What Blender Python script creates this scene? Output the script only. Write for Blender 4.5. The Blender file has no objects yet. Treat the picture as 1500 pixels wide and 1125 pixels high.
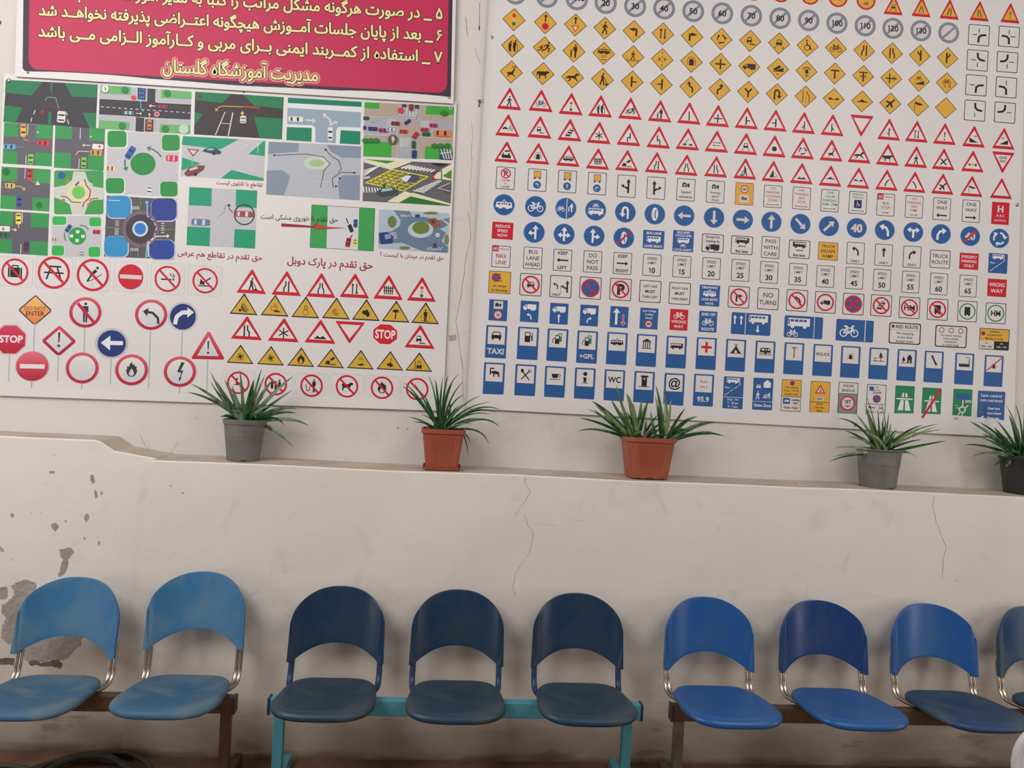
import bpy, bmesh, math, random
from mathutils import Vector, Matrix, noise
random.seed(7)
C = bpy.context.scene.collection
R = math.radians
# ---------------------------------------------------------------- camera
W_, H_, F = 1500, 1125, 1110.0
CAM = Vector((0.0, -3.5, 1.75))
YAW, PITCH, ROLL = R(4.5), R(0.0), R(2.95)
cam = bpy.data.objects.new('camera', bpy.data.cameras.new('camera')); C.objects.link(cam)
cam.data.sensor_width = 36.0; cam.data.lens = 36.0 * F / W_
MROT = Matrix.Rotation(-YAW, 3, 'Z') @ Matrix.Rotation(R(90) + PITCH, 3, 'X') @ Matrix.Rotation(ROLL, 3, 'Z')
cam.matrix_world = Matrix.Translation(CAM) @ MROT.to_4x4()
cam.data.clip_start = 0.05
bpy.context.scene.camera = cam
# ---------------------------------------------------------------- light
scn = bpy.context.scene
scn.view_settings.view_transform = 'Standard'; scn.view_settings.look = 'None'
scn.view_settings.exposure = 0.02; scn.view_settings.gamma = 1.0
scn.view_settings.use_curve_mapping = False
wd = bpy.data.worlds.new('world'); scn.world = wd; wd.use_nodes = True
wd.node_tree.nodes['Background'].inputs[0].default_value = (1.0, 0.97, 0.94, 1)
wd.node_tree.nodes['Background'].inputs[1].default_value = 0.29
def area(name, loc, target, sx, sy, power, col):
    l = bpy.data.lights.new(name, 'AREA'); l.shape = 'RECTANGLE'; l.size = sx; l.size_y = sy
    l.energy = power; l.color = col
    o = bpy.data.objects.new(name, l); C.objects.link(o); o.location = loc
    o.rotation_euler = (Vector(target) - Vector(loc)).to_track_quat('-Z', 'Y').to_euler()
    return o
area('daylight_opening_left', (-2.7, -2.9, 4.1), (-0.6, 0.2, 1.9), 2.6, 1.8, 108, (1.0, 0.972, 0.955))
area('daylight_opening_right', (2.6, -3.2, 4.1), (1.4, 0.2, 2.0), 2.4, 1.6, 50, (1.0, 0.94, 0.90))
area('doorway_right', (4.9, -2.4, 1.15), (1.5, -0.3, 0.8), 0.35, 1.7, 20, (1.0, 0.95, 0.9))
area('doorway_left', (-4.1, -2.3, 1.15), (-0.8, -0.3, 0.8), 0.35, 1.7, 15, (1.0, 0.95, 0.9))
# ---------------------------------------------------------------- helpers
def at(px, py, Y):
    d = MROT @ Vector(((px - W_ / 2) / F, -(py - H_ / 2) / F, -1.0))
    return CAM + d * ((Y - CAM.y) / d.y)
def lin(c):
    return tuple(((v / 255) / 12.92 if v / 255 <= .04045 else ((v / 255 + .055) / 1.055) ** 2.4) for v in c)
def alb(c, k=1.08):
    return tuple(min(.86, v * k) for v in lin(c))
def nt(m):
    m.use_nodes = True; return m.node_tree.nodes, m.node_tree.links, m.node_tree.nodes['Principled BSDF']
def mat(name, col, rough=.5, metal=0, var=.12, scale=9, bump=.0, bscale=60, spec=.5, coat=0):
    m = bpy.data.materials.new(name); N, L, B = nt(m)
    t = N.new('ShaderNodeTexCoord'); n = N.new('ShaderNodeTexNoise'); n.inputs['Scale'].default_value = scale
    n.inputs['Detail'].default_value = 6
    L.new(t.outputs['Object'], n.inputs['Vector'])
    r = N.new('ShaderNodeValToRGB'); r.color_ramp.elements[0].position = .3; r.color_ramp.elements[1].position = .72
    r.color_ramp.elements[0].color = (*[v * (1 - var) for v in col], 1)
    r.color_ramp.elements[1].color = (*[min(1, v * (1 + var)) for v in col], 1)
    L.new(n.outputs['Fac'], r.inputs[0]); L.new(r.outputs[0], B.inputs['Base Color'])
    B.inputs['Roughness'].default_value = rough; B.inputs['Metallic'].default_value = metal
    B.inputs['Specular IOR Level'].default_value = spec; B.inputs['Coat Weight'].default_value = coat
    if bump:
        n2 = N.new('ShaderNodeTexNoise'); n2.inputs['Scale'].default_value = bscale; n2.inputs['Detail'].default_value = 5
        L.new(t.outputs['Object'], n2.inputs['Vector'])
        b = N.new('ShaderNodeBump'); b.inputs['Strength'].default_value = bump; b.inputs['Distance'].default_value = .01
        L.new(n2.outputs['Fac'], b.inputs['Height']); L.new(b.outputs[0], B.inputs['Normal'])
    return m
def mesh_obj(name, verts, faces, m, parent=None, smooth=False, kind=None, label=None):
    me = bpy.data.meshes.new(name); me.from_pydata([tuple(v) for v in verts], [], faces); me.update()
    if m: me.materials.append(m)
    if smooth:
        for p in me.polygons: p.use_smooth = True
    o = bpy.data.objects.new(name, me); C.objects.link(o)
    if parent is not None: o.parent = parent
    if kind: o['kind'] = kind
    if label: o['label'] = label
    return o
def bm_obj(name, bm, m, parent=None, smooth=False, kind=None, label=None):
    bmesh.ops.recalc_face_normals(bm, faces=bm.faces)
    me = bpy.data.meshes.new(name); bm.to_mesh(me); bm.free()
    if m: me.materials.append(m)
    if smooth:
        for p in me.polygons: p.use_smooth = True
    o = bpy.data.objects.new(name, me); C.objects.link(o)
    if parent is not None: o.parent = parent
    if kind: o['kind'] = kind
    if label: o['label'] = label
    return o
def empty(name, loc, label, cat, group=None):
    o = bpy.data.objects.new(name, None); C.objects.link(o); o.location = loc
    o['label'] = label; o['category'] = cat
    if group: o['group'] = group
    return o
def box(bm, c, s, rot=None, bev=0.0):
    r = bmesh.ops.create_cube(bm, size=1.0); vs = r['verts']
    M = Matrix.Translation(c) @ (rot.to_4x4() if rot else Matrix()) @ Matrix.Diagonal((*s, 1))
    bmesh.ops.transform(bm, matrix=M, verts=vs)
    if bev:
        es = list({e for v in vs for e in v.link_edges})
        bmesh.ops.bevel(bm, geom=es, offset=bev, segments=2, affect='EDGES', profile=.5)
def tube(bm, pts, r, n=10, caps=True):
    pts = [Vector(p) for p in pts]; rings = []; up = None
    for i, p in enumerate(pts):
        d = (pts[min(i + 1, len(pts) - 1)] - pts[max(i - 1, 0)]).normalized()
        if up is None:
            up = d.orthogonal().normalized()
        up = (up - d * up.dot(d)).normalized(); s = d.cross(up)
        rr = r[i] if isinstance(r, (list, tuple)) else r
        rings.append([bm.verts.new(p + (up * math.cos(2 * math.pi * k / n) + s * math.sin(2 * math.pi * k / n)) * rr) for k in range(n)])
    for a, b in zip(rings, rings[1:]):
        for k in range(n): bm.faces.new((a[k], a[(k + 1) % n], b[(k + 1) % n], b[k]))
    if caps:
        bm.faces.new(rings[0][::-1]); bm.faces.new(rings[-1])
def smooth_path(pts, n=6):
    pts = [Vector(p) for p in pts]; out = []
    for i in range(len(pts) - 1):
        p0, p1, p2, p3 = pts[max(i - 1, 0)], pts[i], pts[i + 1], pts[min(i + 2, len(pts) - 1)]
        for k in range(n):
            t = k / n
            out.append(.5 * ((2 * p1) + (p2 - p0) * t + (2 * p0 - 5 * p1 + 4 * p2 - p3) * t * t + (3 * p1 - p0 - 3 * p2 + p3) * t ** 3))
    out.append(pts[-1]); return out
# ---------------------------------------------------------------- materials
def wall_mat(name, base, dirt_shade_z):
    m = bpy.data.materials.new(name); N, L, B = nt(m)
    t = N.new('ShaderNodeTexCoord')
    def noise_(s, d=6, vec=None, dist=0):
        n = N.new('ShaderNodeTexNoise'); n.inputs['Scale'].default_value = s; n.inputs['Detail'].default_value = d
        n.inputs['Distortion'].default_value = dist
        L.new(vec or t.outputs['Object'], n.inputs['Vector']); return n.outputs['Fac']
    def ramp(f, a, b, ca=(0, 0, 0, 1), cb=(1, 1, 1, 1)):
        x = N.new('ShaderNodeMapRange'); x.interpolation_type = 'SMOOTHSTEP'; L.new(f, x.inputs[0]); x.inputs[1].default_value = a; x.inputs[2].default_value = b
        x.inputs[3].default_value = ca[0]; x.inputs[4].default_value = cb[0]; return x.outputs[0]
    def mix(f, a, b):
        x = N.new('ShaderNodeMix'); x.data_type = 'RGBA'
        if isinstance(f, float): x.inputs[0].default_value = f
        else: L.new(f, x.inputs[0])
        for s, v in ((6, a), (7, b)):
            if isinstance(v, tuple): x.inputs[s].default_value = (*v[:3], 1)
            else: L.new(v, x.inputs[s])
        return x.outputs[2]
    def mul(a, b):
        x = N.new('ShaderNodeMath'); x.operation = 'MULTIPLY'; L.new(a, x.inputs[0])
        if isinstance(b, float): x.inputs[1].default_value = b
        else: L.new(b, x.inputs[1])
        return x.outputs[0]
    big = ramp(noise_(1.3, 5, dist=.6), .35, .7)
    c = mix(mul(big, .55), base, tuple(v * k for v, k in zip(base, (.90, .87, .83))))
    smudge = mul(ramp(noise_(4.5, 9, dist=1.2), .58, .75), .35)
    c = mix(smudge, c, tuple(v * k for v, k in zip(base, (.74, .70, .66))))
    spot = mul(ramp(noise_(38, 3), .72, .76), .5)
    c = mix(spot, c, tuple(v * .55 for v in base))
    if dirt_shade_z:
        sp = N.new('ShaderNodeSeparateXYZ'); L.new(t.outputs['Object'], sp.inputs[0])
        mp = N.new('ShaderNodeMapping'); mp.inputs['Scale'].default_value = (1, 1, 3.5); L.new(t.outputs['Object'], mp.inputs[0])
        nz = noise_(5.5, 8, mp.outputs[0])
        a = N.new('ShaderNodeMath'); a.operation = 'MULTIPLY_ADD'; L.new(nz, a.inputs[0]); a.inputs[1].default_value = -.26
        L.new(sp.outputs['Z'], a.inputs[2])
        grime_shade = ramp(a.outputs[0], -.1, .62, (1, 1, 1, 1), (0, 0, 0, 1))
        c = mix(mul(grime_shade, .42), c, lin((150, 130, 108)))  # brown grime and painted-in shade in one mask, fading out up the dado
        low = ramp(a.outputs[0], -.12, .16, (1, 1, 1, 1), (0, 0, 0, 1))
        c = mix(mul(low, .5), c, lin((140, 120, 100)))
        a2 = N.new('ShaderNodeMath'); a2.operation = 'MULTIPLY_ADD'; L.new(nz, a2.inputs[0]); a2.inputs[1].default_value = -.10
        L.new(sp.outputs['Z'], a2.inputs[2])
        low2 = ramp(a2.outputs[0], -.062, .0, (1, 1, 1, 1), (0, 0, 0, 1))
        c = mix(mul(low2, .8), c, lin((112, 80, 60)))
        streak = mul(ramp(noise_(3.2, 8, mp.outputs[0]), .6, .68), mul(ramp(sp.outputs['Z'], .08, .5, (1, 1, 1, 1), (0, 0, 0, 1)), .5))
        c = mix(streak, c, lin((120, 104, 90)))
    L.new(c, B.inputs['Base Color']); B.inputs['Roughness'].default_value = .62
    b = N.new('ShaderNodeBump'); b.inputs['Strength'].default_value = .35; b.inputs['Distance'].default_value = .012
    ad = N.new('ShaderNodeMath'); ad.operation = 'MULTIPLY_ADD'; L.new(noise_(55, 6), ad.inputs[0]); ad.inputs[1].default_value = .22
    L.new(noise_(5, 4), ad.inputs[2]); L.new(ad.outputs[0], b.inputs['Height']); L.new(b.outputs[0], B.inputs['Normal'])
    return m
M_WALL = wall_mat('painted_plaster', (.70, .665, .635), False)
M_DADO = wall_mat('dirty_shaded_painted_plaster', (.80, .75, .685), True)
M_LEDGE = mat('dusty_ledge', (.50, .41, .33), .8, var=.15, scale=6, bump=.3)
M_FLOOR = mat('brown_floor', lin((120, 88, 66)), .85, var=.35, scale=7, bump=.6, bscale=30)
M_FLAKE = mat('bare_grey_plaster', lin((166, 156, 150)), .9, var=.14, scale=14, bump=.8, bscale=40)
M_FLAKE2 = mat('dark_flaked_plaster', lin((112, 102, 98)), .9, var=.22, scale=40, bump=.8, bscale=90)
M_CRACK = mat('crack', lin((146, 130, 116)), .9)
M_HOLE = mat('dark_chip', lin((70, 62, 58)), .9)
M_SHEET = mat('vinyl_banner', (.74, .715, .71), .48, var=.02, scale=2, bump=.10, bscale=3.5, spec=.45)
M_STEEL = mat('screw_steel', (.5, .5, .48), .35, 1)
def ink_mat(name, rough):
    m = bpy.data.materials.new(name); N, L, B = nt(m)
    a = N.new('ShaderNodeAttribute'); a.attribute_name = 'ink'
    t = N.new('ShaderNodeTexCoord'); n = N.new('ShaderNodeTexNoise'); n.inputs['Scale'].default_value = 5
    L.new(t.outputs['Object'], n.inputs['Vector'])
    h = N.new('ShaderNodeHueSaturation'); mr = N.new('ShaderNodeMapRange'); mr.inputs[3].default_value = .94; mr.inputs[4].default_value = 1.06
    L.new(n.outputs['Fac'], mr.inputs[0]); L.new(mr.outputs[0], h.inputs['Value']); L.new(a.outputs['Color'], h.inputs['Color'])
    L.new(h.outputs[0], B.inputs['Base Color']); B.inputs['Roughness'].default_value = rough; B.inputs['Specular IOR Level'].default_value = .3
    n2 = N.new('ShaderNodeTexNoise'); n2.inputs['Scale'].default_value = 3.5; L.new(t.outputs['Object'], n2.inputs['Vector'])
    b = N.new('ShaderNodeBump'); b.inputs['Strength'].default_value = .10; b.inputs['Distance'].default_value = .01
    L.new(n2.outputs['Fac'], b.inputs['Height']); L.new(b.outputs[0], B.inputs['Normal'])
    return m
M_INK = ink_mat('printed_ink', .5)
# ---------------------------------------------------------------- room
YU = 0.26                                   # face of the upper wall; the dado's face is at Y = 0
YP = YU - 0.012                             # front of the banners
ZL = at(750, 696, 0).z                      # ledge height
def quad_grid(name, x0, x1, z0, z1, y, m):
    return mesh_obj(name, [(x0, y, z0), (x1, y, z0), (x1, y, z1), (x0, y, z1)], [(0, 1, 2, 3)], m, kind='structure')
xL, xR = -4.2, 5.2
bm = bmesh.new(); box(bm, ((xL + xR) / 2, YU + .15, 2.0), (xR - xL, .3, 4.0)); bm_obj('wall_back', bm, M_WALL, kind='structure')
bm = bmesh.new(); box(bm, ((xL + xR) / 2, -2.6, -.05), (xR - xL, 6.4, .1)); bm_obj('floor', bm, M_FLOOR, kind='structure')
bm = bmesh.new(); box(bm, (xR + .1, -2.6, 1.7), (.2, 6.4, 3.4)); bm_obj('unseen_wall_right', bm, M_WALL, kind='structure')  # unseen wall, added to block low ambient light and darken the dado's foot
bm = bmesh.new(); box(bm, ((xL + xR) / 2, -5.9, 1.2), (xR - xL + .4, .2, 2.4)); bm_obj('unseen_wall_front', bm, M_WALL, kind='structure')  # unseen wall behind the camera, added to cut ambient light at low angles
bm = bmesh.new(); box(bm, (xL - .1, -2.6, 1.7), (.2, 6.4, 3.4)); bm_obj('unseen_wall_left', bm, M_WALL, kind='structure')  # unseen wall on the left, added to shut out low ambient light
xc_top = at(222, 683, 0).x; xc_bot = at(176, 1100, 0).x
p_hi = at(140, 643, .05); ZH = at(60, 641, .05).z; xs = p_hi.x; xm = at(168, 655, .05).x
# right block of the dado, its top edge very slightly wavy
def dado(name, xs_top, ztop, xs_bot, y0, y1, parent=None):
    v = []; f = []
    n = len(xs_top)
    for i in range(n):
        v += [(xs_bot[i], y0, -.02), (xs_top[i], y0, ztop[i] - .006), (xs_top[i], y0 + .006, ztop[i]), (xs_top[i], y1, ztop[i] + .004), (xs_bot[i], y1, -.02)]
    for i in range(n - 1):
        a, b = i * 5, i * 5 + 5
        for k in range(4): f.append((a + k, b + k, b + k + 1, a + k + 1))
    f.append((0, 1, 2, 3, 4)); f.append(tuple(reversed([(n - 1) * 5 + k for k in range(5)])))
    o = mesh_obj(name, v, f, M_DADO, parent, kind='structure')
    o.data.materials.append(M_LEDGE)
    for i in range(n - 1): o.data.polygons[i * 4 + 2].material_index = 1
    return o
N_ = 24
xt = [xc_top + (xR - xc_top) * i / N_ for i in range(N_ + 1)]
xb = [xc_bot + (xR - xc_bot) * i / N_ for i in range(N_ + 1)]
dado('wall_dado_right', xt, [ZL + .006 * noise.noise(Vector((x * 1.7, 0, 0))) for x in xt], xb, 0, YU + .05)
xt2 = [xL, -3.4, -3.0, -2.6, xs, xs + .02, xm, xc_top, xc_top + .06]
zt2 = [ZH, ZH - .004, ZH + .003, ZH, ZH, ZH - .004, ZH - .045, ZL + .002, ZL - .03]
dado('wall_dado_left', xt2, zt2, xt2[:-2] + [xc_bot, xc_bot + .05], .045, YU + .05)
# peeled paint, cracks and chips on the walls
def jag(pts, amp, n=5, seed=0):
    out = []; rnd = random.Random(seed)
    for i, p in enumerate(pts):
        q = pts[(i + 1) % len(pts)]
        for k in range(n):
            t = k / n
            out.append((p[0] + (q[0] - p[0]) * t + rnd.uniform(-amp, amp), p[1] + (q[1] - p[1]) * t + rnd.uniform(-amp, amp)))
    return out
def patch(name, pts, Y, m, amp=1.2, n=4, thick=.0022, seed=1, parent=None):
    ps = [at(x, y, Y) for x, y in (jag(pts, amp, n, seed) if amp else pts)]
    k = len(ps); v = [(p.x, Y - thick, p.z) for p in ps] + [(p.x, Y + .002, p.z) for p in ps]
    f = [tuple(range(k))[::-1]] + [(i, (i + 1) % k, k + (i + 1) % k, k + i) for i in range(k)]
    return mesh_obj(name, v, f, m, parent)
DL = bpy.data.objects['wall_dado_left']; DR = bpy.data.objects['wall_dado_right']; WB = bpy.data.objects['wall_back']
def zs(pts, ox, oy, s): return [(ox + x * s, oy + y * s) for x, y in pts]
fl = [[(5,455),(25,452),(28,490),(10,500),(0,495),(0,458)], [(40,450),(70,435),(95,425),(130,440),(140,475),(120,520),(100,560),(85,600),(75,660),(30,665),(5,640),(10,600),(25,570),(5,545),(10,520),(40,500),(55,470)],
      [(150,640),(300,628),(300,670),(270,690),(245,720),(190,725),(150,730),(90,725),(80,690),(85,655)],
      [(220,315),(268,308),(270,330),(250,350),(252,375),(235,405),(215,418),(222,385),(235,350),(222,340)],
      [(188,222),(205,215),(218,230),(205,248),(195,240)], [(315,185),(325,182),(330,200),(320,213),(312,205)],
      [(335,40),(345,38),(352,65),(343,73),(335,60)], [(183,25),(203,26),(202,34),(183,33)], [(38,183),(50,182),(52,193),(43,197)], [(0,303),(10,312),(18,325),(2,322)]]
for i, p in enumerate(fl):
    patch('flaked_patch', zs(p, 0, 680, .3957), .045, M_FLAKE, 1.3 if i < 4 else .4, 6 if i < 3 else 3, .0015, i, DL)
fl2 = [[(0,720),(30,715),(60,722),(85,735),(60,742),(25,738),(0,742)], [(105,730),(125,722),(150,735),(180,728),(215,722),(232,740),(225,755),(190,745),(160,748),(140,742),(115,745)],
       [(348,96),(356,98),(361,120),(354,125)], [(373,103),(379,102),(378,112),(374,113)], [(362,285),(369,283),(370,300),(364,296)], [(310,268),(316,272),(313,280)], [(240,205),(247,208),(243,216)], [(88,430),(128,436),(120,441),(92,437)], [(0,458),(20,452),(18,457),(0,466)]]
for i, p in enumerate(fl2):
    patch('dark_chip', zs(p, 0, 680, .3957), .045, M_FLAKE2 if i < 2 else M_FLAKE, .9 if i < 2 else .2, 5 if i < 2 else 2, .0025, i + 40, DL)
def crack(pts, Y, w, parent, m=None, seed=0):
    rnd = random.Random(seed); q = []
    for a, b in zip(pts, pts[1:]):
        for k in range(5):
            t = k / 5; q.append((a[0] + (b[0] - a[0]) * t + rnd.uniform(-.6, .6), a[1] + (b[1] - a[1]) * t + rnd.uniform(-.4, .4)))
    q.append(pts[-1]); v = []; f = []
    for i, (x, y) in enumerate(q):
        p = at(x, y, Y); ww = w * (.35 + .65 * rnd.random()) * (.4 if i in (0, len(q) - 1) else 1)
        v += [(p.x - ww, Y - .0006, p.z), (p.x + ww, Y - .0006, p.z + .0004)]
    for i in range(len(q) - 1): f.append((2 * i, 2 * i + 1, 2 * i + 3, 2 * i + 2))
    mesh_obj('crack', v, f, m or M_CRACK, parent)
s3 = .16888
crack(zs([(592,50),(585,110),(628,165),(632,190),(560,300),(490,390)], 670, 690, s3), 0, .0011, DR, None, 1)
crack(zs([(580,370),(610,470),(660,540),(630,700),(510,870),(480,1000),(500,1080)], 670, 690, s3), 0, .0009, DR, None, 2)
crack(zs([(680,455),(780,468),(870,475),(990,420),(1100,435)], 670, 690, s3), 0, .0007, DR, None, 3)
crack(zs([(524,215),(510,280),(540,440),(600,600),(628,660),(600,780),(590,950)], 1280, 690, s3), 0, .0012, DR, None, 4)
s4 = .1422
crack(zs([(292,170),(305,240),(310,330),(322,385)], 640, 0, s4), YU, .0020, WB, None, 5)
crack(zs([(445,10),(440,120),(436,250),(440,320)], 640, 0, s4), YU, .0020, WB, None, 6)
crack(zs([(320,292),(360,290),(410,296)], 640, 0, s4), YU, .0016, WB, None, 7)
crack(zs([(380,470),(410,560),(450,650)], 640, 0, s4), YU, .0010, WB, None, 8)
crack(zs([(425,190),(440,330),(425,480),(432,650),(410,860),(418,1000),(425,1125)], 630, 150, s4), YU, .0011, WB, None, 9)
crack([(686,310),(690,345),(682,380),(676,430),(668,470),(672,500),(678,540),(678,590)], YU, .0016, WB, None, 10)
crack(zs([(725,190),(760,260),(810,300),(850,320),(900,290),(930,240)], 0, 580, .28), YU, .0012, WB, None, 11)
patch('dark_chip', zs([(430,262),(440,268),(444,300),(436,318),(429,290)], 640, 0, s4), YU, M_HOLE, .15, 2, .001, 60, WB)
patch('dark_chip', zs([(420,1030),(450,1025),(455,1060),(440,1075),(450,1100),(425,1105),(430,1070)], 640, 0, s4), YU, M_FLAKE2, .3, 3, .002, 61, WB)
patch('dark_chip', [(657,492),(668,489),(668,498),(659,500)], YU, M_FLAKE, .5, 3, .001, 62, WB)
patch('dark_chip', [(0,30),(2,31),(2,35),(0,36)], YU, M_HOLE, .2, 2, .001, 63, WB)
for k, p in enumerate([(1166,709),(790,692),(583,627),(597,628),(250,712),(268,722)]):
    patch('dark_chip', [(p[0]-1.3,p[1]-1),(p[0]+1,p[1]-1.2),(p[0]+1.3,p[1]+1),(p[0]-1,p[1]+1.1)], YU if p[1] < 650 else 0, M_FLAKE, .2, 2, .001, 70+k, WB if p[1] < 650 else DR)
# ---------------------------------------------------------------- flat print, drawn as coloured faces lying on a banner
K = (38, 34, 38); BR = (66, 42, 24); WH = (208, 200, 198); RD = (196, 30, 48); YE = (216, 166, 62); BL = (42, 90, 150); GY = (128, 132, 144); GN = (34, 128, 84); PU = (120, 50, 110)
from mathutils.geometry import tessellate_polygon
GLY = {}
def glyph(ch, bold):
    key = (ch, bold)
    if key not in GLY:
        def conv(s, off=0):
            c = bpy.data.curves.new('g', 'FONT'); c.body = s; c.resolution_u = 3; c.offset = off
            o = bpy.data.objects.new('g', c); me = o.to_mesh()
            r = ([(v.co.x, v.co.y) for v in me.vertices], [tuple(p.vertices) for p in me.polygons])
            o.to_mesh_clear(); bpy.data.objects.remove(o); bpy.data.curves.remove(c); return r
        if ch == '1':
            v, f = [(.05, 0), (.05 + .13, 0), (.18, .7), (.08, .7), (-.06, .58), (-.06, .48), (.05, .53)], [(0, 1, 2, 3, 4, 5, 6)]
            v = [(x + .12, y) for x, y in v]; GLY[key] = (v, f, .42); return GLY[key]
        def outline(s):
            # overlapping contours of a joined letter: fill every outer contour by itself, minus the holes it holds
            c = bpy.data.curves.new('g', 'FONT'); c.body = s; c.resolution_u = 4; c.fill_mode = 'NONE'
            o = bpy.data.objects.new('g', c); me = o.to_mesh(); nx = {}
            co = [(v.co.x, v.co.y) for v in me.vertices]
            for e in me.edges:
                a, b = e.vertices; nx.setdefault(a, []).append(b); nx.setdefault(b, []).append(a)
            o.to_mesh_clear(); bpy.data.objects.remove(o); bpy.data.curves.remove(c)
            seen = set(); loops = []
            for a in range(len(co)):
                if a in seen or a not in nx: continue
                lp = [a]; seen.add(a); p, q = a, min(nx[a])
                while q not in seen:
                    lp.append(q); seen.add(q); r_ = [t for t in nx[q] if t != p]; p, q = q, (r_[0] if r_ else p)
                loops.append([co[t] for t in lp])
            area_ = lambda l: sum(a[0]*b[1] - b[0]*a[1] for a, b in zip(l, l[1:] + l[:1])) / 2
            fix = lambda l: l if (l.index(min(l)) >= 0) else l
            inside = lambda p, l: sum(((a[1] > p[1]) != (b[1] > p[1])) and (p[0] < (b[0]-a[0]) * (p[1]-a[1]) / (b[1]-a[1]) + a[0]) for a, b in zip(l, l[1:] + l[:1])) % 2
            n_in = [sum(all(inside(p, m) for p in l) for m in loops if m is not l) for l in loops]
            V_, F_ = [], []
            for l, k in zip(loops, n_in):
                if k % 2: continue
                holes = [m for m, km in zip(loops, n_in) if km % 2 and km == k + 1 and all(inside(p, l) for p in m)]
                polys = [[Vector((x, y, 0)) for x, y in q] for q in [l] + holes]; b = len(V_)
                V_ += [p for q in [l] + holes for p in q]
                F_ += [tuple(b + t for t in tri) for tri in tessellate_polygon(polys)]
            return V_, F_
        v, f = outline(ch) if ord(ch) >= 0x600 else conv(ch, bold)
        def wid(s):
            q = conv(s)[0]; return max(x for x, y in q) if q else 0
        adv = wid(ch + 'l') - wid('l') if ord(ch) < 0x600 else wid(ch + 'l') - wid('l')
        GLY[key] = (v, f, adv)
    return GLY[key]
AF = {'ا':(0xFE8D,2),'آ':(0xFE81,2),'ب':(0xFE8F,4),'پ':(0xFB56,4),'ت':(0xFE95,4),'ج':(0xFE9D,4),'چ':(0xFB7A,4),'ح':(0xFEA1,4),'خ':(0xFEA5,4),'د':(0xFEA9,2),'ذ':(0xFEAB,2),'ر':(0xFEAD,2),'ز':(0xFEAF,2),'س':(0xFEB1,4),'ش':(0xFEB5,4),'ص':(0xFEB9,4),'ض':(0xFEBD,4),'ط':(0xFEC1,4),'ع':(0xFEC9,4),'ف':(0xFED1,4),'ق':(0xFED5,4),'ک':(0xFB8E,4),'گ':(0xFB92,4),'ل':(0xFEDD,4),'م':(0xFEE1,4),'ن':(0xFEE5,4),'ه':(0xFEE9,4),'و':(0xFEED,2),'ی':(0xFBFC,4)}
def farsi(s):
    out = []
    for i, c in enumerate(s):
        if c in AF:
            p = s[i-1] if i else ' '; n = s[i+1] if i + 1 < len(s) else ' '
            jp = p == 'ـ' or AF.get(p, (0, 0))[1] == 4
            jn = (n in AF or n == 'ـ') and AF[c][1] == 4
            out.append(chr(AF[c][0] + (3 if jp and jn else 2 if jn else 1 if jp else 0)))
        else: out.append(c)
    return ''.join(reversed(out))
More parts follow.
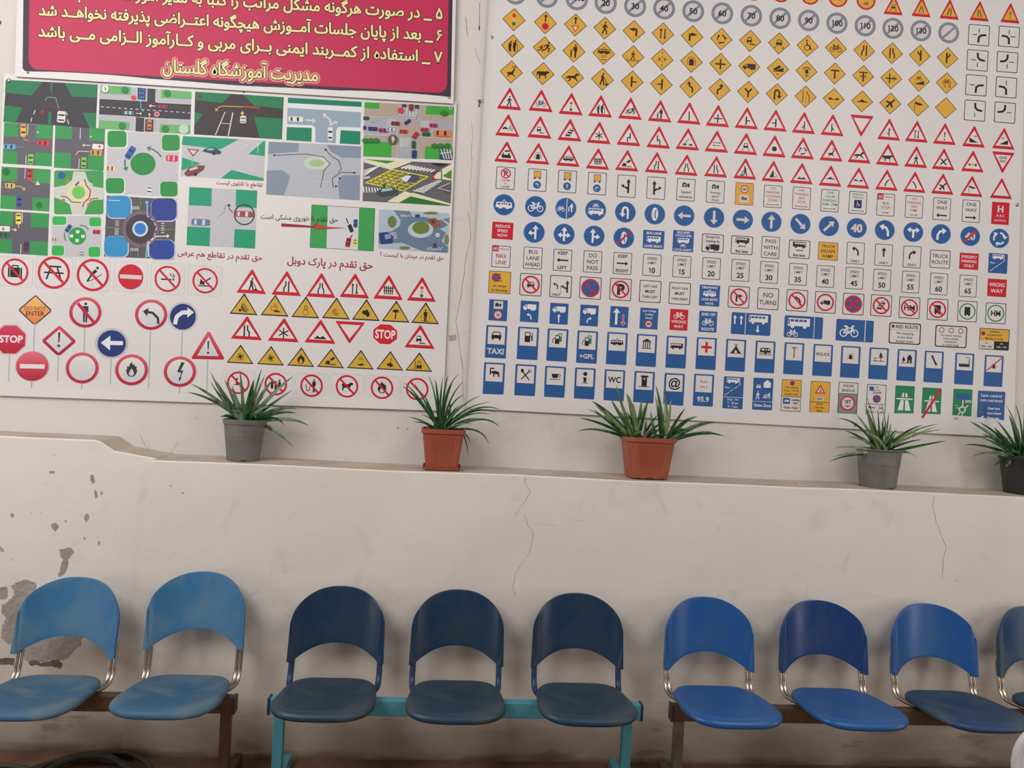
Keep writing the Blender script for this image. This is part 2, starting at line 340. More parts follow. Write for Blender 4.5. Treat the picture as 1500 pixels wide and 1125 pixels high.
class Ink:
    """Collects coloured polygons in px coordinates of the banner plane, each call a hair in front of the last."""
    def __init__(s, Y, cx=0, cy=0, unit=1, u=(1, 0), v=(0, 1)):
        s.Y = Y; s.n = 0; s.V = []; s.Fc = []; s.Co = []; s.c = (cx, cy); s.k = unit; s.u = u; s.v = v
        s.fg = K; s.bg = WH; s.step = .00005
    def T(s, x, y):
        X = x * s.k; Z = y * s.k
        p = at(s.c[0] + X * s.u[0] + Z * s.v[0], s.c[1] + X * s.u[1] + Z * s.v[1], s.Y)
        return (p.x, s.Y - s.n * s.step, p.z)
    def faces(s, pts, faces, col, lift=None):
        s.n += 1; b = len(s.V); vs = [s.T(*p) for p in pts]
        if lift: vs = [(x, y - l * .000012, z) for (x, y, z), l in zip(vs, lift)]
        s.V += vs
        if isinstance(col[0], tuple):
            ys = [p[1] for p in pts]; y0, y1 = min(ys), max(ys)
            cs = [tuple(col[1][j] + (col[0][j] - col[1][j]) * ((p[1] - y0) / max(1e-6, y1 - y0)) for j in range(3)) for p in pts]
        else: cs = [col] * len(pts)
        for f in faces: s.Fc.append(tuple(b + i for i in f)); s.Co.append([cs[i] for i in f])
    def poly(s, pts, col): s.faces(pts, [tuple(range(len(pts)))], col)
    def stroke(s, pts, w, col, closed=False):
        P = []; Fs = []; Lf = []; h = w / 2
        if closed: pts = list(pts) + [pts[0]]
        for a, b in zip(pts, pts[1:]):
            dx, dy = b[0] - a[0], b[1] - a[1]; l = math.hypot(dx, dy)
            if l < 1e-6: continue
            nx, ny = -dy / l * h, dx / l * h; k = len(P)
            P += [(a[0] + nx, a[1] + ny), (a[0] - nx, a[1] - ny), (b[0] - nx, b[1] - ny), (b[0] + nx, b[1] + ny)]; Fs.append((k, k+1, k+2, k+3)); Lf += [(k // 4) % 2] * 4
        for j in (pts[1:-1] if not closed else pts[:-1]):
            k = len(P); P += [(j[0] + h * math.cos(t * math.pi / 3), j[1] + h * math.sin(t * math.pi / 3)) for t in range(6)]; Fs.append(tuple(range(k, k+6))); Lf += [2] * 6
        s.faces(P, Fs, col, Lf)
    def disc(s, x, y, r, col, ry=None, n=20): s.poly([(x + r * math.cos(2*math.pi*i/n), y + (ry or r) * math.sin(2*math.pi*i/n)) for i in range(n)], col)
    def ring(s, x, y, r, w, col, n=24):
        P = []; Fs = []
        for i in range(n):
            a = 2 * math.pi * i / n; P += [(x + (r+w/2)*math.cos(a), y + (r+w/2)*math.sin(a)), (x + (r-w/2)*math.cos(a), y + (r-w/2)*math.sin(a))]
            j = (i + 1) % n; Fs.append((2*i, 2*j, 2*j+1, 2*i+1))
        s.faces(P, Fs, col)
    def arrow(s, pts, w, col, head=None):
        a, b = pts[-2], pts[-1]; dx, dy = b[0]-a[0], b[1]-a[1]; l = math.hypot(dx, dy) or 1; dx /= l; dy /= l
        hl = head or w * 1.9; hw = hl * .8; e = (b[0] - dx*hl, b[1] - dy*hl)
        s.stroke(list(pts[:-1]) + [(e[0]+dx*.1*hl, e[1]+dy*.1*hl)], w, col)
        s.poly([b, (e[0]-dy*hw, e[1]+dx*hw), (e[0]+dy*hw, e[1]-dx*hw)], col)
    def rrect(s, x0, y0, x1, y1, r, col, n=4):
        P = []
        for cx, cy, a0 in ((x1-r, y1-r, 0), (x0+r, y1-r, 90), (x0+r, y0+r, 180), (x1-r, y0+r, 270)):
            P += [(cx + r*math.cos(R(a0 + 90*i/n)), cy + r*math.sin(R(a0 + 90*i/n))) for i in range(n+1)]
        s.poly(P, col)
    def text(s, t, x, y, w, h, col, bold=.02, fit=True):
        """text centred at x, y with cap height h, squeezed to width w if wider"""
        X = 0; items = []
        for ch in t:
            if ch == ' ': X += .28; continue
            g = glyph(ch, bold); items.append((g, X)); X += g[2]
        if not items: return
        k = h / .7; W = X * k; kx = k * (min(1, w / W) if fit else w / W)
        P = []; Fs = []; Lf = []
        for q, (g, gx) in enumerate(items):
            b = len(P); Lf += [q % 2] * len(g[0]); P += [(x + ((vx + gx) - X / 2) * kx, y - h / 2 + vy * k) for vx, vy in g[0]]; Fs += [tuple(b + i for i in f) for f in g[1]]
        s.faces(P, Fs, col, Lf)
    def icon(s, name, x=0, y=0, sc=1.0, col=None, bg=None):
        mir = 1
        if name[0] == '-': mir = -1; name = name[1:]
        col = col or s.fg; bg = bg or s.bg; cur = col
        X = lambda a, b: (x + mir * a / 100 * sc, y + b / 100 * sc)
        for cmd in ICONS[name].split(';'):
            q = cmd.split(); op = q[0]
            if op == 'k': cur = bg if cur == col else col; continue
            if op == 'u':
                nm = q[1]
                if mir < 0: nm = nm[1:] if nm[0] == '-' else '-' + nm
                s.icon(nm, x + mir*float(q[2])/100*sc, y + float(q[3])/100*sc, sc*float(q[4])/100, col, bg); continue
            if op == 'cl': cur = {'r': RD, 'g': GN, 'y': YE, 'b': BL, 'k': K, 'w': WH}[q[1]]; continue
            n = [float(v) for v in q[1:]]
            if op == 'p': s.poly([X(n[i], n[i+1]) for i in range(0, len(n), 2)], cur)
            elif op == 'l': s.stroke([X(n[i], n[i+1]) for i in range(1, len(n), 2)], n[0]/100*sc*1.22, cur)
            elif op == 'a': s.arrow([X(n[i], n[i+1]) for i in range(1, len(n), 2)], n[0]/100*sc*1.15, cur)
            elif op == 'c': s.disc(*X(n[0], n[1]), n[2]/100*sc, cur, n=12)
            elif op == 'e': s.disc(*X(n[0], n[1]), n[2]/100*sc, cur, n[3]/100*sc, 14)
            elif op == 'o': s.ring(*X(n[0], n[1]), n[2]/100*sc, n[3]/100*sc, cur, 14)
            elif op == 'r': s.poly([X(n[0], n[1]), X(n[2], n[1]), X(n[2], n[3]), X(n[0], n[3])], cur)
            elif op == 'q':
                m_ = 7; s.arrow([X(n[1] + n[3]*math.cos(R(n[4]+(n[5]-n[4])*i/m_)), n[2] + n[3]*math.sin(R(n[4]+(n[5]-n[4])*i/m_))) for i in range(m_+1)], n[0]/100*sc, cur)
            elif op == 'j':
                m_ = 9; s.stroke([X(n[1] + n[3]*math.cos(R(n[4]+(n[5]-n[4])*i/m_)), n[2] + n[3]*math.sin(R(n[4]+(n[5]-n[4])*i/m_))) for i in range(m_+1)], n[0]/100*sc, cur)
    def build(s, name, parent, label=None):
        o = mesh_obj(name, s.V, s.Fc, M_INK, parent, label=label)
        ca = o.data.color_attributes.new('ink', 'FLOAT_COLOR', 'CORNER'); arr = []
        for cs in s.Co:
            for c in cs: arr += [*alb(c), 1]
        ca.data.foreach_set('color', arr); return o
ICONS = {
'walking person': "c 5 78 13;l 26 2 52 0 8;l 15 0 10 20 -32 28 -85;l 15 0 10 -16 -40 -36 -80;l 11 2 52 -25 25 -30 0;l 11 4 50 27 30 36 6",
'run': "c 22 75 14;l 26 12 50 -2 5;l 15 0 5 35 -12 18 -62;l 15 -4 5 -25 -30 -68 -35;l 11 12 50 46 25;l 11 12 50 -28 38 -45 8",
'running children': "u run -42 -15 72;u run 38 4 92",
'stoop': "c 15 68 14;p -22 48 14 56 26 20 16 -20 20 -85 -8 -85 -25 -20",
'elderly couple': "u stoop -36 -5 88;u stoop 26 4 96;l 6 40 30 66 15 72 -80",
'adult and child': "c 20 82 13;p -2 64 42 64 44 0 34 0 32 -88 8 -88 6 0 -6 0;l 8 0 55 -26 10;c -38 8 10;p -50 -6 -26 -6 -28 -40 -28 -82 -48 -82 -48 -40",
'bicycle': "o -50 -22 32 9;o 50 -22 32 9;l 9 -50 -22 -25 25 32 25 0 -22 -50 -22;l 9 50 -22 25 42 48 46;l 9 0 -22 -30 40;l 10 -48 40 -14 40",
'left turn': "l 22 35 -65 35 28 0 28;p 5 55 5 0 -70 28;l 22 10 28 35 28", 'bend left': "a 22 40 -70 38 -10 12 30 -62 42",
'two way traffic': "a 14 -28 -72 -28 75;a 14 28 72 28 -75",
'roundabout': "q 17 0 0 55 205 110;q 17 0 0 55 85 -10;q 17 0 0 55 -35 -130",
'u turn': "a 22 -32 -80 -32 25 -20 52 2 62 24 52 34 25 34 -65",
'car on soft shoulder': "p -50 5 -38 50 12 55 22 12 22 -12 -50 -18;k;p -40 12 -32 38 5 42 12 16;k;c -35 -20 12;c 10 -14 12;p -5 -35 75 -45 75 -58 -5 -52",
'skidding car': "p -42 10 -28 55 28 55 42 10 42 -22 -42 -22;k;p -30 14 -20 44 20 44 30 14;k;r -38 -36 -20 -20;r 20 -36 38 -20;l 7 -45 -75 -70 -60 -40 -50;l 7 65 -75 40 -62 70 -48",
'wheelchair': "c -15 78 13;l 16 -12 58 -8 8 30 4 45 -45 62 -42;j 10 -8 -28 38 110 390",
'road narrows left': "l 16 -34 -75 -34 -20 -10 15 -10 75;l 16 30 -75 30 75", 'road narrows': "l 14 -38 -75 -38 -20 -16 15 -16 75;l 14 38 -75 38 -20 16 15 16 75",
'merge from left': "l 20 12 -78 12 75;l 16 12 -5 -28 35 -28 62", 'T junction': "l 20 0 -75 0 40;r -62 32 62 54", 'crossroads': "r -11 -72 11 72;r -72 -11 72 11",
'side road right': "l 20 -8 -72 -8 72;l 16 -8 0 62 0", 'T junction with divided road': "l 18 0 -78 0 50;r -60 42 60 60;r -46 2 46 12;r -46 -22 46 -12",
'crossroads with divided road': "r -34 -72 -16 72;r -82 -9 80 9;r 24 -32 32 32;r 46 -32 54 32",
'truck': "r -30 -30 90 38;p -90 -30 -36 -30 -36 30 -62 30 -90 2;c -60 -34 15;c 30 -34 15;c 62 -34 15;k;p -80 3 -60 22 -46 22 -46 3",
'truck on steep hill': "p -80 -45 80 -10 80 -40 80 20;p -70 -5 20 55 45 20 -50 -28;p -75 -40 80 20 80 -40;l 8 -20 -75 15 -75",
'overturning truck': "j 14 0 -5 60 25 155;p -25 20 20 30 32 -30 -12 -40;l 10 -20 -60 30 -62;l 7 -5 -78 14 -72",
'tunnel': "p -34 -55 -34 12 -20 34 0 42 20 34 34 12 34 -55;l 6 -54 -55 -54 22 -32 54 0 64 32 54 54 22 54 -55",
'bicycle on steep hill': "p -70 -55 75 -55 75 5;u bicycle -5 35 55", 'slippery for bicycles': "u bicycle 0 20 75;l 7 -40 -60 -15 -45 -25 -30;l 7 30 -60 60 -45 40 -30",
'deer': "p -55 -5 10 8 28 42 55 52 50 34 40 20 25 -28 62 -52 56 -60 8 -36 -20 -36 -42 -68 -52 -62 -38 -28 -62 -18;l 7 38 48 18 88;l 7 42 50 55 90;l 6 30 68 2 72;l 6 48 68 72 76",
'cow': "p -80 28 40 33 55 42 90 26 88 10 60 5 45 -15 45 -68 32 -68 28 -28 -32 -28 -36 -68 -52 -68 -56 -15 -74 -8 -76 -45 -84 -45 -88 10",
'horse': "p -60 15 20 18 42 50 60 58 90 34 84 22 58 22 42 -6 62 -28 78 -58 64 -62 40 -32 8 -16 -26 -18 -46 -42 -74 -62 -60 -66 -28 -46 -60 -15 -92 -32 -95 -10",
'worker digging': "c 8 78 14;p -18 58 16 60 14 15 34 -78 14 -78 0 -15 -22 -78 -42 -78 -20 0;l 9 5 45 45 -15 62 -55;p 28 -78 92 -78 62 -42",
'winding road left': "a 20 28 -75 28 -25 20 -5 -18 15 -24 35 -24 82",
'Y junction': "l 20 0 -75 0 -5;l 20 0 -5 -48 50;l 20 0 -5 48 50", 'lane ends': "l 9 -38 -80 -38 80;l 9 26 80 26 40 52 5 52 -80;l 6 6 -75 6 -55;l 6 6 -38 6 -18;l 6 6 0 6 20;l 6 6 38 6 60",
'dip': "p -72 18 -42 18 0 -6 40 14 72 18 72 -12 30 -14 0 -8 -30 -14 -72 -12", 'hump': "p -78 -5 -35 4 0 32 35 4 78 -5 78 -15 -78 -15", 'uneven road': "p -78 -42 -60 -40 -36 -12 -12 -34 12 -34 36 -12 60 -40 78 -42 78 -58 -78 -58",
'aeroplane': "l 20 -55 -55 62 62;p 20 20 -58 40 -62 22 -12 -12;p 20 20 40 -58 22 -62 -12 -12;l 12 -62 -30 -30 -62", 'windsock': "l 7 -50 -75 -50 45;p -50 58 55 28 66 8 0 4 -50 28",
'plain bar': "r -10 -78 10 78", 'merging road': "l 15 12 -72 12 72;l 14 12 10 -28 -50", 'staggered junction': "l 15 0 -76 0 76;l 12 0 32 34 50;l 12 0 -22 -36 -22", 'exclamation mark': "p -12 78 12 78 6 -22 -6 -22;c 0 -55 14",
'steep descent': "p -78 -60 78 -60 -78 28", 'low flying vehicle': "u skidding-car 0 0 1",
'car and pedestrian': "u carside -42 -5 52;l 7 20 -42 40 30 62 -42;c 48 42 9;l 6 70 -40 85 10", 'carside': "p -88 -25 -88 5 -55 12 -32 42 30 42 58 10 88 5 88 -25;c -50 -28 18;c 50 -28 18",
'carfront': "p -72 5 -50 58 50 58 72 5 72 -42 -72 -42;k;p -55 10 -40 44 40 44 55 10;k;r -62 -66 -38 -42;r 38 -66 62 -42", 'queue of cars': "u carfront 25 45 48;u carfront 0 8 50;u carfront -28 -35 52",
'snowflake': "l 13 0 -70 0 70;l 13 -60 -35 60 35;l 13 -60 35 60 -35;c 0 0 18", 'double bend': "l 16 22 78 22 10 -22 -8 -22 -78;l 14 22 -30 22 50",
'zigzag': "l 15 -24 -75 -24 42 22 -22 22 75", 'opening bridge': "p -85 -62 -18 -62 -28 -30 -72 -30;p 28 -62 85 -62 78 -34 20 -34;l 9 -40 -26 18 55", 'left and right arrows': "a 10 -62 22 68 22;a 10 62 -24 -68 -24",
'black dot': "c 0 0 44", 'diagonal cross': "l 20 -52 -52 52 52;l 20 -52 52 52 -52",
'steam train': "p -82 -48 80 -48 80 -20 60 -15 60 25 30 25 30 -5 -40 -5 -46 5 -46 30 -64 30 -64 0 -82 0;c -55 -50 17;c -18 -50 17;c 20 -50 17;c 58 -50 17;p -50 62 40 78 62 52 -15 42",
'tram': "p -92 -30 92 -30 82 30 -82 30;l 5 -22 32 0 56 22 32;k;r -70 -2 -42 20;r -30 2 -12 20;r -5 2 12 20;r 20 2 36 20;r 48 -2 72 20;k;r -60 -42 -20 -30;r 20 -42 60 -30",
'level crossing gate': "r -60 -55 -46 60;r -34 -55 -20 60;r -7 -55 7 60;r 20 -55 34 60;r 46 -55 60 60;r -70 -10 70 2;r -70 25 70 37",
'quayside': "p -85 -60 -12 -60 -12 -2 -70 -2;p -15 25 40 60 62 30 10 -2;l 6 -5 -48 20 -55 45 -48 80 -55;l 6 -5 -62 80 -66;l 8 25 60 68 45", 'falling rocks': "p -65 -62 20 -62 8 -10 14 20 0 70 -20 30;c 42 5 8;c 58 -25 8;c 42 -50 10;c 70 -52 9",
'curve right': "l 18 -28 -68 -18 -20 8 25 42 55", 'camera': "p -85 -45 15 -45 15 40 -15 40 -20 60 -55 60 -60 40 -85 40;k;c -35 -5 26;k;c -35 -5 14;p 22 -20 50 -42 74 -48 74 44 50 38 22 20",
'fork left': "l 20 22 -82 22 60;p -5 45 49 45 22 92;l 18 22 -35 -20 -5;p -32 25 -22 -28 -70 5", 'bus': "p -92 -32 92 -32 92 34 -88 34;k;r -70 4 -40 24;r -34 4 -4 24;r 2 4 32 24;r 38 4 66 24;r -86 -20 -76 24;k;c -52 -36 15;c 50 -36 15",
'tyre': "e 0 0 38 75;k;e 12 0 15 52;k;e 18 0 8 40;k;l 4 -38 40 -14 36;l 4 -40 20 -14 18;l 4 -40 0 -14 0;l 4 -40 -20 -14 -18;l 4 -38 -40 -14 -36",
'straight arrow': "a 24 0 -72 0 78", 'left or straight arrows': "a 20 15 -78 15 82;a 18 15 -15 -25 -5 -68 -12", 'three way arrows': "a 20 0 -78 0 82;a 18 0 -12 -74 -12;a 18 0 -12 74 -12", 'split arrows': "l 22 0 -70 0 10;a 20 0 -5 12 25 78 28;a 20 0 -5 -12 25 -78 28",
'taxi': "u carfront 0 0 95", 'fuel pump': "r -48 -70 30 72;k;r -36 20 18 58;k;l 9 30 20 58 10 62 -45 48 -45 45 10 62 40 45 62", 'two fuel pumps': "cl g;r 0 -40 58 78;k;k;cl w;r 10 35 48 65;cl k;r -38 -72 25 50;cl w;r -28 0 15 38;cl k;l 8 -38 10 -62 0 -72 -50 -55 -55",
'museum': "p -68 40 0 80 68 40;r -62 28 62 38;r -52 -50 -38 28;r -22 -50 -8 28;r 8 -50 22 28;r 38 -50 52 28;r -68 -66 68 -54", 'red cross': "cl r;r -18 -78 18 78;r -78 -18 78 18",
'tent': "p -75 -60 0 45 75 -60 28 -60 0 -10 -28 -60;l 8 -20 75 15 25;l 8 20 75 -15 25;l 8 -85 -64 85 -64", 'caravan': "p -80 -30 -72 30 -45 40 50 40 76 25 82 -30;k;r -52 0 -15 25;r 5 0 20 25;r 38 0 64 25;k;c 5 -38 18;r -90 -48 90 -40;l 6 -90 -65 90 -65",
'hammer': "r -6 -85 8 50;p -32 52 34 60 34 76 -32 68", 'picnic tree': "p -10 -10 70 -10 40 20 58 20 30 75 2 20 20 20;r 24 -60 36 -8;r -85 -66 85 -56;r -75 -25 -30 -15;r -60 -56 -52 -25", 'house and tree': "p 5 -60 5 15 -2 15 40 70 82 15 75 15 75 -60;k;r 32 -60 48 -25;k;p -80 -35 -20 -35 -50 40;r -55 -58 -45 -35;r -88 -68 88 -60",
'telephone': "l 22 -30 62 32 -60;p -50 50 -35 80 -8 65 -28 40;p 12 -55 32 -80 55 -62 38 -35", 'factory': "p -85 -70 -85 -10 -50 -35 -50 -10 -15 -35 -15 -10 20 -35 20 -10 60 -35 68 60 78 60 78 -70;l 8 20 70 50 78 70 70",
'tap': "l 18 -60 10 60 0 65 -55;l 14 -55 -30 -55 70;l 14 -60 60 0 60;p -60 10 0 30 55 20 75 -15 40 -20 -20 -15;l 14 -5 -10 -5 -55", 'crossed cutlery': "l 14 -60 -70 50 50;l 14 55 -75 -40 35;e -48 52 22 28;l 7 35 50 50 80;l 7 50 45 70 68;l 7 60 30 82 52", 'cup': "p -50 35 45 35 42 0 28 -25 -32 -25 -48 0;j 9 50 10 20 -90 90;r -72 -48 75 -38",
'letter i': "c 0 55 30;p -32 8 20 8 20 -60 -20 -60 -20 -5 -32 -5;r -36 -78 36 -66", 'outhouse': "p -60 60 -52 82 52 82 60 60;r -38 -72 38 60;k;p 0 18 -16 38 -8 46 0 38 8 46 16 38;k;r -78 -84 78 -74",
'motorway': "p -18 78 -6 78 -6 40 -28 40;p 18 78 6 78 6 40 28 40;r -72 18 72 30;p -34 12 -6 12 -8 -80 -58 -80;p 34 12 6 12 8 -80 58 -80", 'house': "p -70 -70 -70 10 -88 10 0 85 88 10 70 10 70 -70",
'suitcase': "r -72 -55 72 45;l 10 -28 45 -28 65 28 65 28 45;k;r -55 -55 -50 45;r 50 -55 55 45", 'picnic table': "r -62 45 62 60;l 12 -28 45 -62 -60;l 12 28 45 62 -60;r -85 -8 85 6", 'diver': "c 38 62 12;l 22 28 42 -18 -5;l 12 -15 -5 -45 -55;l 5 -50 -60 10 -35 75 10", 'cigarette': "r -70 -14 40 2;r 48 -14 70 2;l 6 55 10 58 30 35 35 25 50 40 62;l 6 68 10 72 40 50 50", 'hand in trap': "l 12 -20 -20 60 35;p -60 -40 -50 20 -30 0 -10 -20 0 -45;r -75 -62 75 -50", 'standing person': "c 0 80 14;p -26 60 26 60 30 5 22 5 18 -90 2 -90 2 -25 -2 -25 -2 -90 -18 -90 -22 5 -30 5",
'flames': "p 0 85 12 50 28 62 32 35 52 42 50 0 62 5 50 -40 25 -70 -25 -70 -50 -40 -60 5 -48 0 -48 42 -30 30 -20 60;k;p 0 15 20 -15 26 -45 12 -62 -12 -62 -28 -45 -20 -15", 'lightning': "p 10 85 40 80 5 10 30 14 8 -50 20 -46 -2 -88 -10 -50 0 -52 10 -8 -25 -5",
'explosion': "c -55 -55 22;l 10 -30 -45 75 -50;l 10 -30 -38 60 -15;l 10 -32 -30 42 15;l 9 -38 -22 15 45;l 9 -45 -20 -5 60;l 12 -20 -60 50 -75", 'sun burst': "c 0 0 24;l 7 -60 0 60 0;l 7 0 -60 0 60;l 7 -42 -42 42 42;l 7 -42 42 42 -42;l 5 -56 -22 56 22;l 5 -22 56 22 -56", 'hot surface': "l 6 -60 -30 -60 20 30 20 30 -30 -60 -30;p 10 -25 75 -40 75 -60 -20 -60;l 6 -15 35 0 55 -20 75;l 6 10 35 25 55", 'snowman': "o 0 -35 40 7;o 5 32 22 7;l 6 -15 55 25 58", 'swirl': "j 8 0 -8 20 0 300;j 8 0 -8 40 90 350;j 6 0 -8 55 150 320", 'dog head': "p -60 20 -30 35 -10 30 10 55 30 30 55 -10 50 -50 20 -70 0 -40 -30 -30 -60 -15", 'splitting tool': "p -50 60 0 75 40 60 40 30 -10 20 -50 30;l 16 0 15 -10 -75", 'radiation person': "u standing-person 0 0 1", 'wolf': "c 0 0 10",
'forklift': "r -40 -55 30 -15;l 8 -25 -15 -15 50 20 50 30 -15;c -25 -60 15;c 22 -60 15;l 8 -60 60 -60 -65 -90 -65;p 20 -15 45 -15 45 -50 20 -50", 'chemicals': "l 6 -25 75 -25 25;l 6 0 80 0 30;l 6 22 75 22 25;p -60 -45 30 -20 60 -45 0 -60", 'load': "l 8 10 80 10 10;p -50 -10 10 10 55 -30 20 -65 -45 -40", 'dog': "p -75 15 -60 35 20 30 45 55 80 45 78 25 50 10 40 -10 40 -60 28 -60 22 -20 -38 -20 -48 -60 -62 -60 -58 5", 'litter': "u standing-person 22 0 90;l 8 -75 20 -62 -60 -30 -60 -20 20;p -50 40 -35 40 -35 25 -50 25", 'group of people': "u standing-person -50 0 75;u standing-person 50 0 75;u standing-person 0 -5 85", 'seated person': "c -20 50 14;l 20 -20 30 -20 -10 25 -10 30 -50;r -60 -30 20 -20",
}
ICONS['radiation person'] = "u standing person 0 0 1".replace('u standing person 0 0 1', ICONS['standing person']) + ";j 7 -40 -30 25 120 240;j 7 40 -30 25 -60 60;r -70 -85 70 -78"
ICONS['litter'] = "c 30 75 12;p 8 58 52 58 54 5 44 5 42 -85 18 -85 14 5 6 5;l 8 -75 15 -62 -65 -28 -65 -18 15;p -52 42 -36 42 -36 26 -52 26"
ICONS['group of people'] = "c -48 50 13;p -66 34 -30 34 -32 -60 -64 -60;c 48 50 13;p 30 34 66 34 64 -60 32 -60;c 0 30 12;p -16 15 16 15 14 -70 -14 -70"
del ICONS['low flying vehicle'], ICONS['wolf']
COLS = {'w': WH, 'k': K, 'r': RD, 'y': YE, 'b': BL, 'g': GN, 'n': BR, 'p': PU, 'a': GY, 'd': (176, 44, 60), 'v': (30, 36, 90)}
def draw(I, kind, A, els):
    """kind: shape of the printed sign; A: half height over half width; els: what is printed on it"""
    sc, cx, cy = .62, 0, 0
    if kind == 'D':
        I.poly([(0, -1.02), (1.02, 0), (0, 1.02), (-1.02, 0)], BR); I.poly([(0, -.94), (.94, 0), (0, .94), (-.94, 0)], YE); I.fg, I.bg = (52, 32, 20), YE; sc = .64
    elif kind in 'TIY':
        k = -1 if kind == 'I' else 1; f = YE if kind == 'Y' else (222, 214, 210)
        I.poly([(-1, -A*k), (-.94, -A*k*1.04), (.94, -A*k*1.04), (1, -A*k), (.05, A*k*1.02), (-.05, A*k*1.02)], RD)
        t = .70; I.poly([(-.72, -A*k*.74), (.72, -A*k*.74), (0, A*k*.62)], f); I.fg, I.bg = K, f; sc = .50; cy = -.27 * A * k
    elif kind == 'H':
        I.poly([(-1, -A), (1, -A), (0, A)], K); I.poly([(-.86, -A*.88), (.86, -A*.88), (0, A*.78)], (206, 166, 60)); I.fg, I.bg = (40, 32, 24), (206, 166, 60); sc = .47; cy = -.28 * A
    elif kind == 'G':
        I.disc(0, 0, 1, GY, n=28); I.disc(0, 0, .72, (206, 200, 200), n=28); I.stroke([(-.55, -.55), (.55, .55)], .22, GY); I.fg, I.bg = K, WH
    elif kind == 'C':
        I.disc(0, 0, 1, RD, n=28); I.disc(0, 0, .80, YE, n=28); I.fg, I.bg = K, YE
    elif kind == 'S':
        I.rrect(-1, -A, 1, A, .14, K); I.rrect(-.93, -A + .07, .93, A - .07, .11, (214, 211, 210)); I.fg, I.bg = K, (214, 211, 210)
    elif kind == 'B':
        I.disc(0, 0, 1, (120, 156, 196), n=28); I.disc(0, 0, .95, BL, n=28); I.fg, I.bg = (226, 224, 226), BL
    elif kind == 'N':
        I.rrect(-1, -A, 1, A, .10, (96, 134, 182)); I.rrect(-.97, -A + .03, .97, A - .03, .08, BL)
        I.poly([(-.80, A - 1.78), (.80, A - 1.78), (.80, A - .16), (-.80, A - .16)], (214, 208, 206)); I.fg, I.bg = K, (214, 208, 206); cy = A - .96; sc = .68
    elif kind in 'bryg':
        c = COLS[kind]
        if kind == 'y': I.rrect(-1, -A, 1, A, .10, BR); I.rrect(-.95, -A + .05, .95, A - .05, .08, c); I.fg, I.bg = BR, c
        else: I.rrect(-1, -A, 1, A, .08, c); I.fg, I.bg = (226, 222, 224), c
    elif kind == 'F':                                     # thin grey frame round a prohibition sign
        g = (168, 166, 166); I.rrect(-1, -A, 1, A, .16, g); I.rrect(-.985, -A + .015, .985, A - .015, .15, (214, 211, 210)); I.fg, I.bg = K, WH
    for e in els:
        op = e[0]
        if op == 't':                                      # stacked lines of text over the whole sign or a band y0..y1
            L_ = e[1].split('/'); y1 = e[2] if len(e) > 2 else A - .16; y0 = e[3] if len(e) > 3 else -A + .16
            col = COLS[e[4]] if len(e) > 4 else I.fg; hx = (y1 - y0) / len(L_); bw = e[5] if len(e) > 5 else 1.62
            for i, t in enumerate(L_): I.text(t, 0, y1 - hx * (i + .5), bw, hx * .60, col, .012)
        elif op == 'T': I.text(e[1], e[2], e[3], e[4], e[5], COLS[e[6]] if len(e) > 6 else I.fg, e[7] if len(e) > 7 else .025)
        elif op == 'i':
            x, y, s_ = (e[2], e[3], e[4]) if len(e) > 4 else (cx, cy, sc)
            I.icon(e[1], x, y, s_, COLS[e[5]] if len(e) > 5 else None)
        elif op == 'arr': I.arrow(e[1], e[2], COLS[e[3]] if len(e) > 3 else I.fg)
        elif op == 'l': I.stroke(e[1], e[2], COLS[e[3]] if len(e) > 3 else I.fg)
        elif op == 'c': I.disc(e[1], e[2], e[3], COLS[e[4]], n=20)
        elif op == 'o': I.ring(e[1], e[2], e[3], e[4], COLS[e[5]])
        elif op == 'r': I.poly([(e[1], e[2]), (e[3], e[2]), (e[3], e[4]), (e[1], e[4])], COLS[e[5]])
        elif op == 'ban':                                  # red ring with a bar from top left to bottom right
            x, y, r, w = e[1:5]; d = r * .70; I.stroke([(x - d, y + d), (x + d, y - d)], w, RD); I.ring(x, y, r, w, RD)
        elif op == 'lights':
            for q, (dx, dy) in enumerate(e[4]): I.disc(e[1] + dx, e[2] + dy, e[3], ((200, 44, 40), (190, 190, 90), (30, 110, 70))[q], n=12)
BANNER_R = None
def sign(parent, name, px, py, hw, hh, kind, els, label, u, v, n0=0):
    I = Ink(YP, px, py, hw, u, v); I.n = n0; draw(I, kind, hh / hw, els); return I.build(name, parent, label)
NM = {'D': 'diamond_sign', 'T': 'triangle_sign', 'I': 'triangle_sign', 'Y': 'triangle_sign', 'H': 'triangle_sign', 'G': 'round_sign', 'C': 'round_sign', 'B': 'round_sign', 'S': 'square_sign', 'N': 'service_sign', 'b': 'panel_sign', 'r': 'panel_sign', 'y': 'panel_sign', 'g': 'panel_sign', 'F': 'framed_sign'}
LB = {'D': 'yellow diamond', 'T': 'red edged triangle', 'I': 'upside down red edged triangle', 'Y': 'yellow triangle with red edge', 'H': 'black edged yellow triangle', 'G': 'grey ringed round sign', 'C': 'yellow round sign with red ring', 'B': 'round blue sign', 'S': 'white black edged sign', 'N': 'blue framed white service sign', 'b': 'blue panel', 'r': 'red panel', 'y': 'yellow panel', 'g': 'green panel', 'F': 'sign in thin grey frame'}
def lab(kind, els):
    t = ' '.join(e[1].replace('/', ' ').lower() for e in els if e[0] in 'tT' and len(e[1]) > 1)
    ic = ' and '.join(dict.fromkeys(e[1].lstrip('-').replace('carside', 'car').replace('carfront', 'car') for e in els if e[0] == 'i'))
    s = LB[kind]
    if ic: s += ' with ' + ic
    if t: s += ' reading ' + t
    return ' '.join(s.split()[:16]) + (' left blank' if not ic and not t and kind in 'DTI' else '')
def i(n, *a): return ('i', n, *a)
TL = ('lights', 0, 0, .17, [(0, .36), (0, 0), (0, -.36)])
pb = lambda w='': [('t', w)]
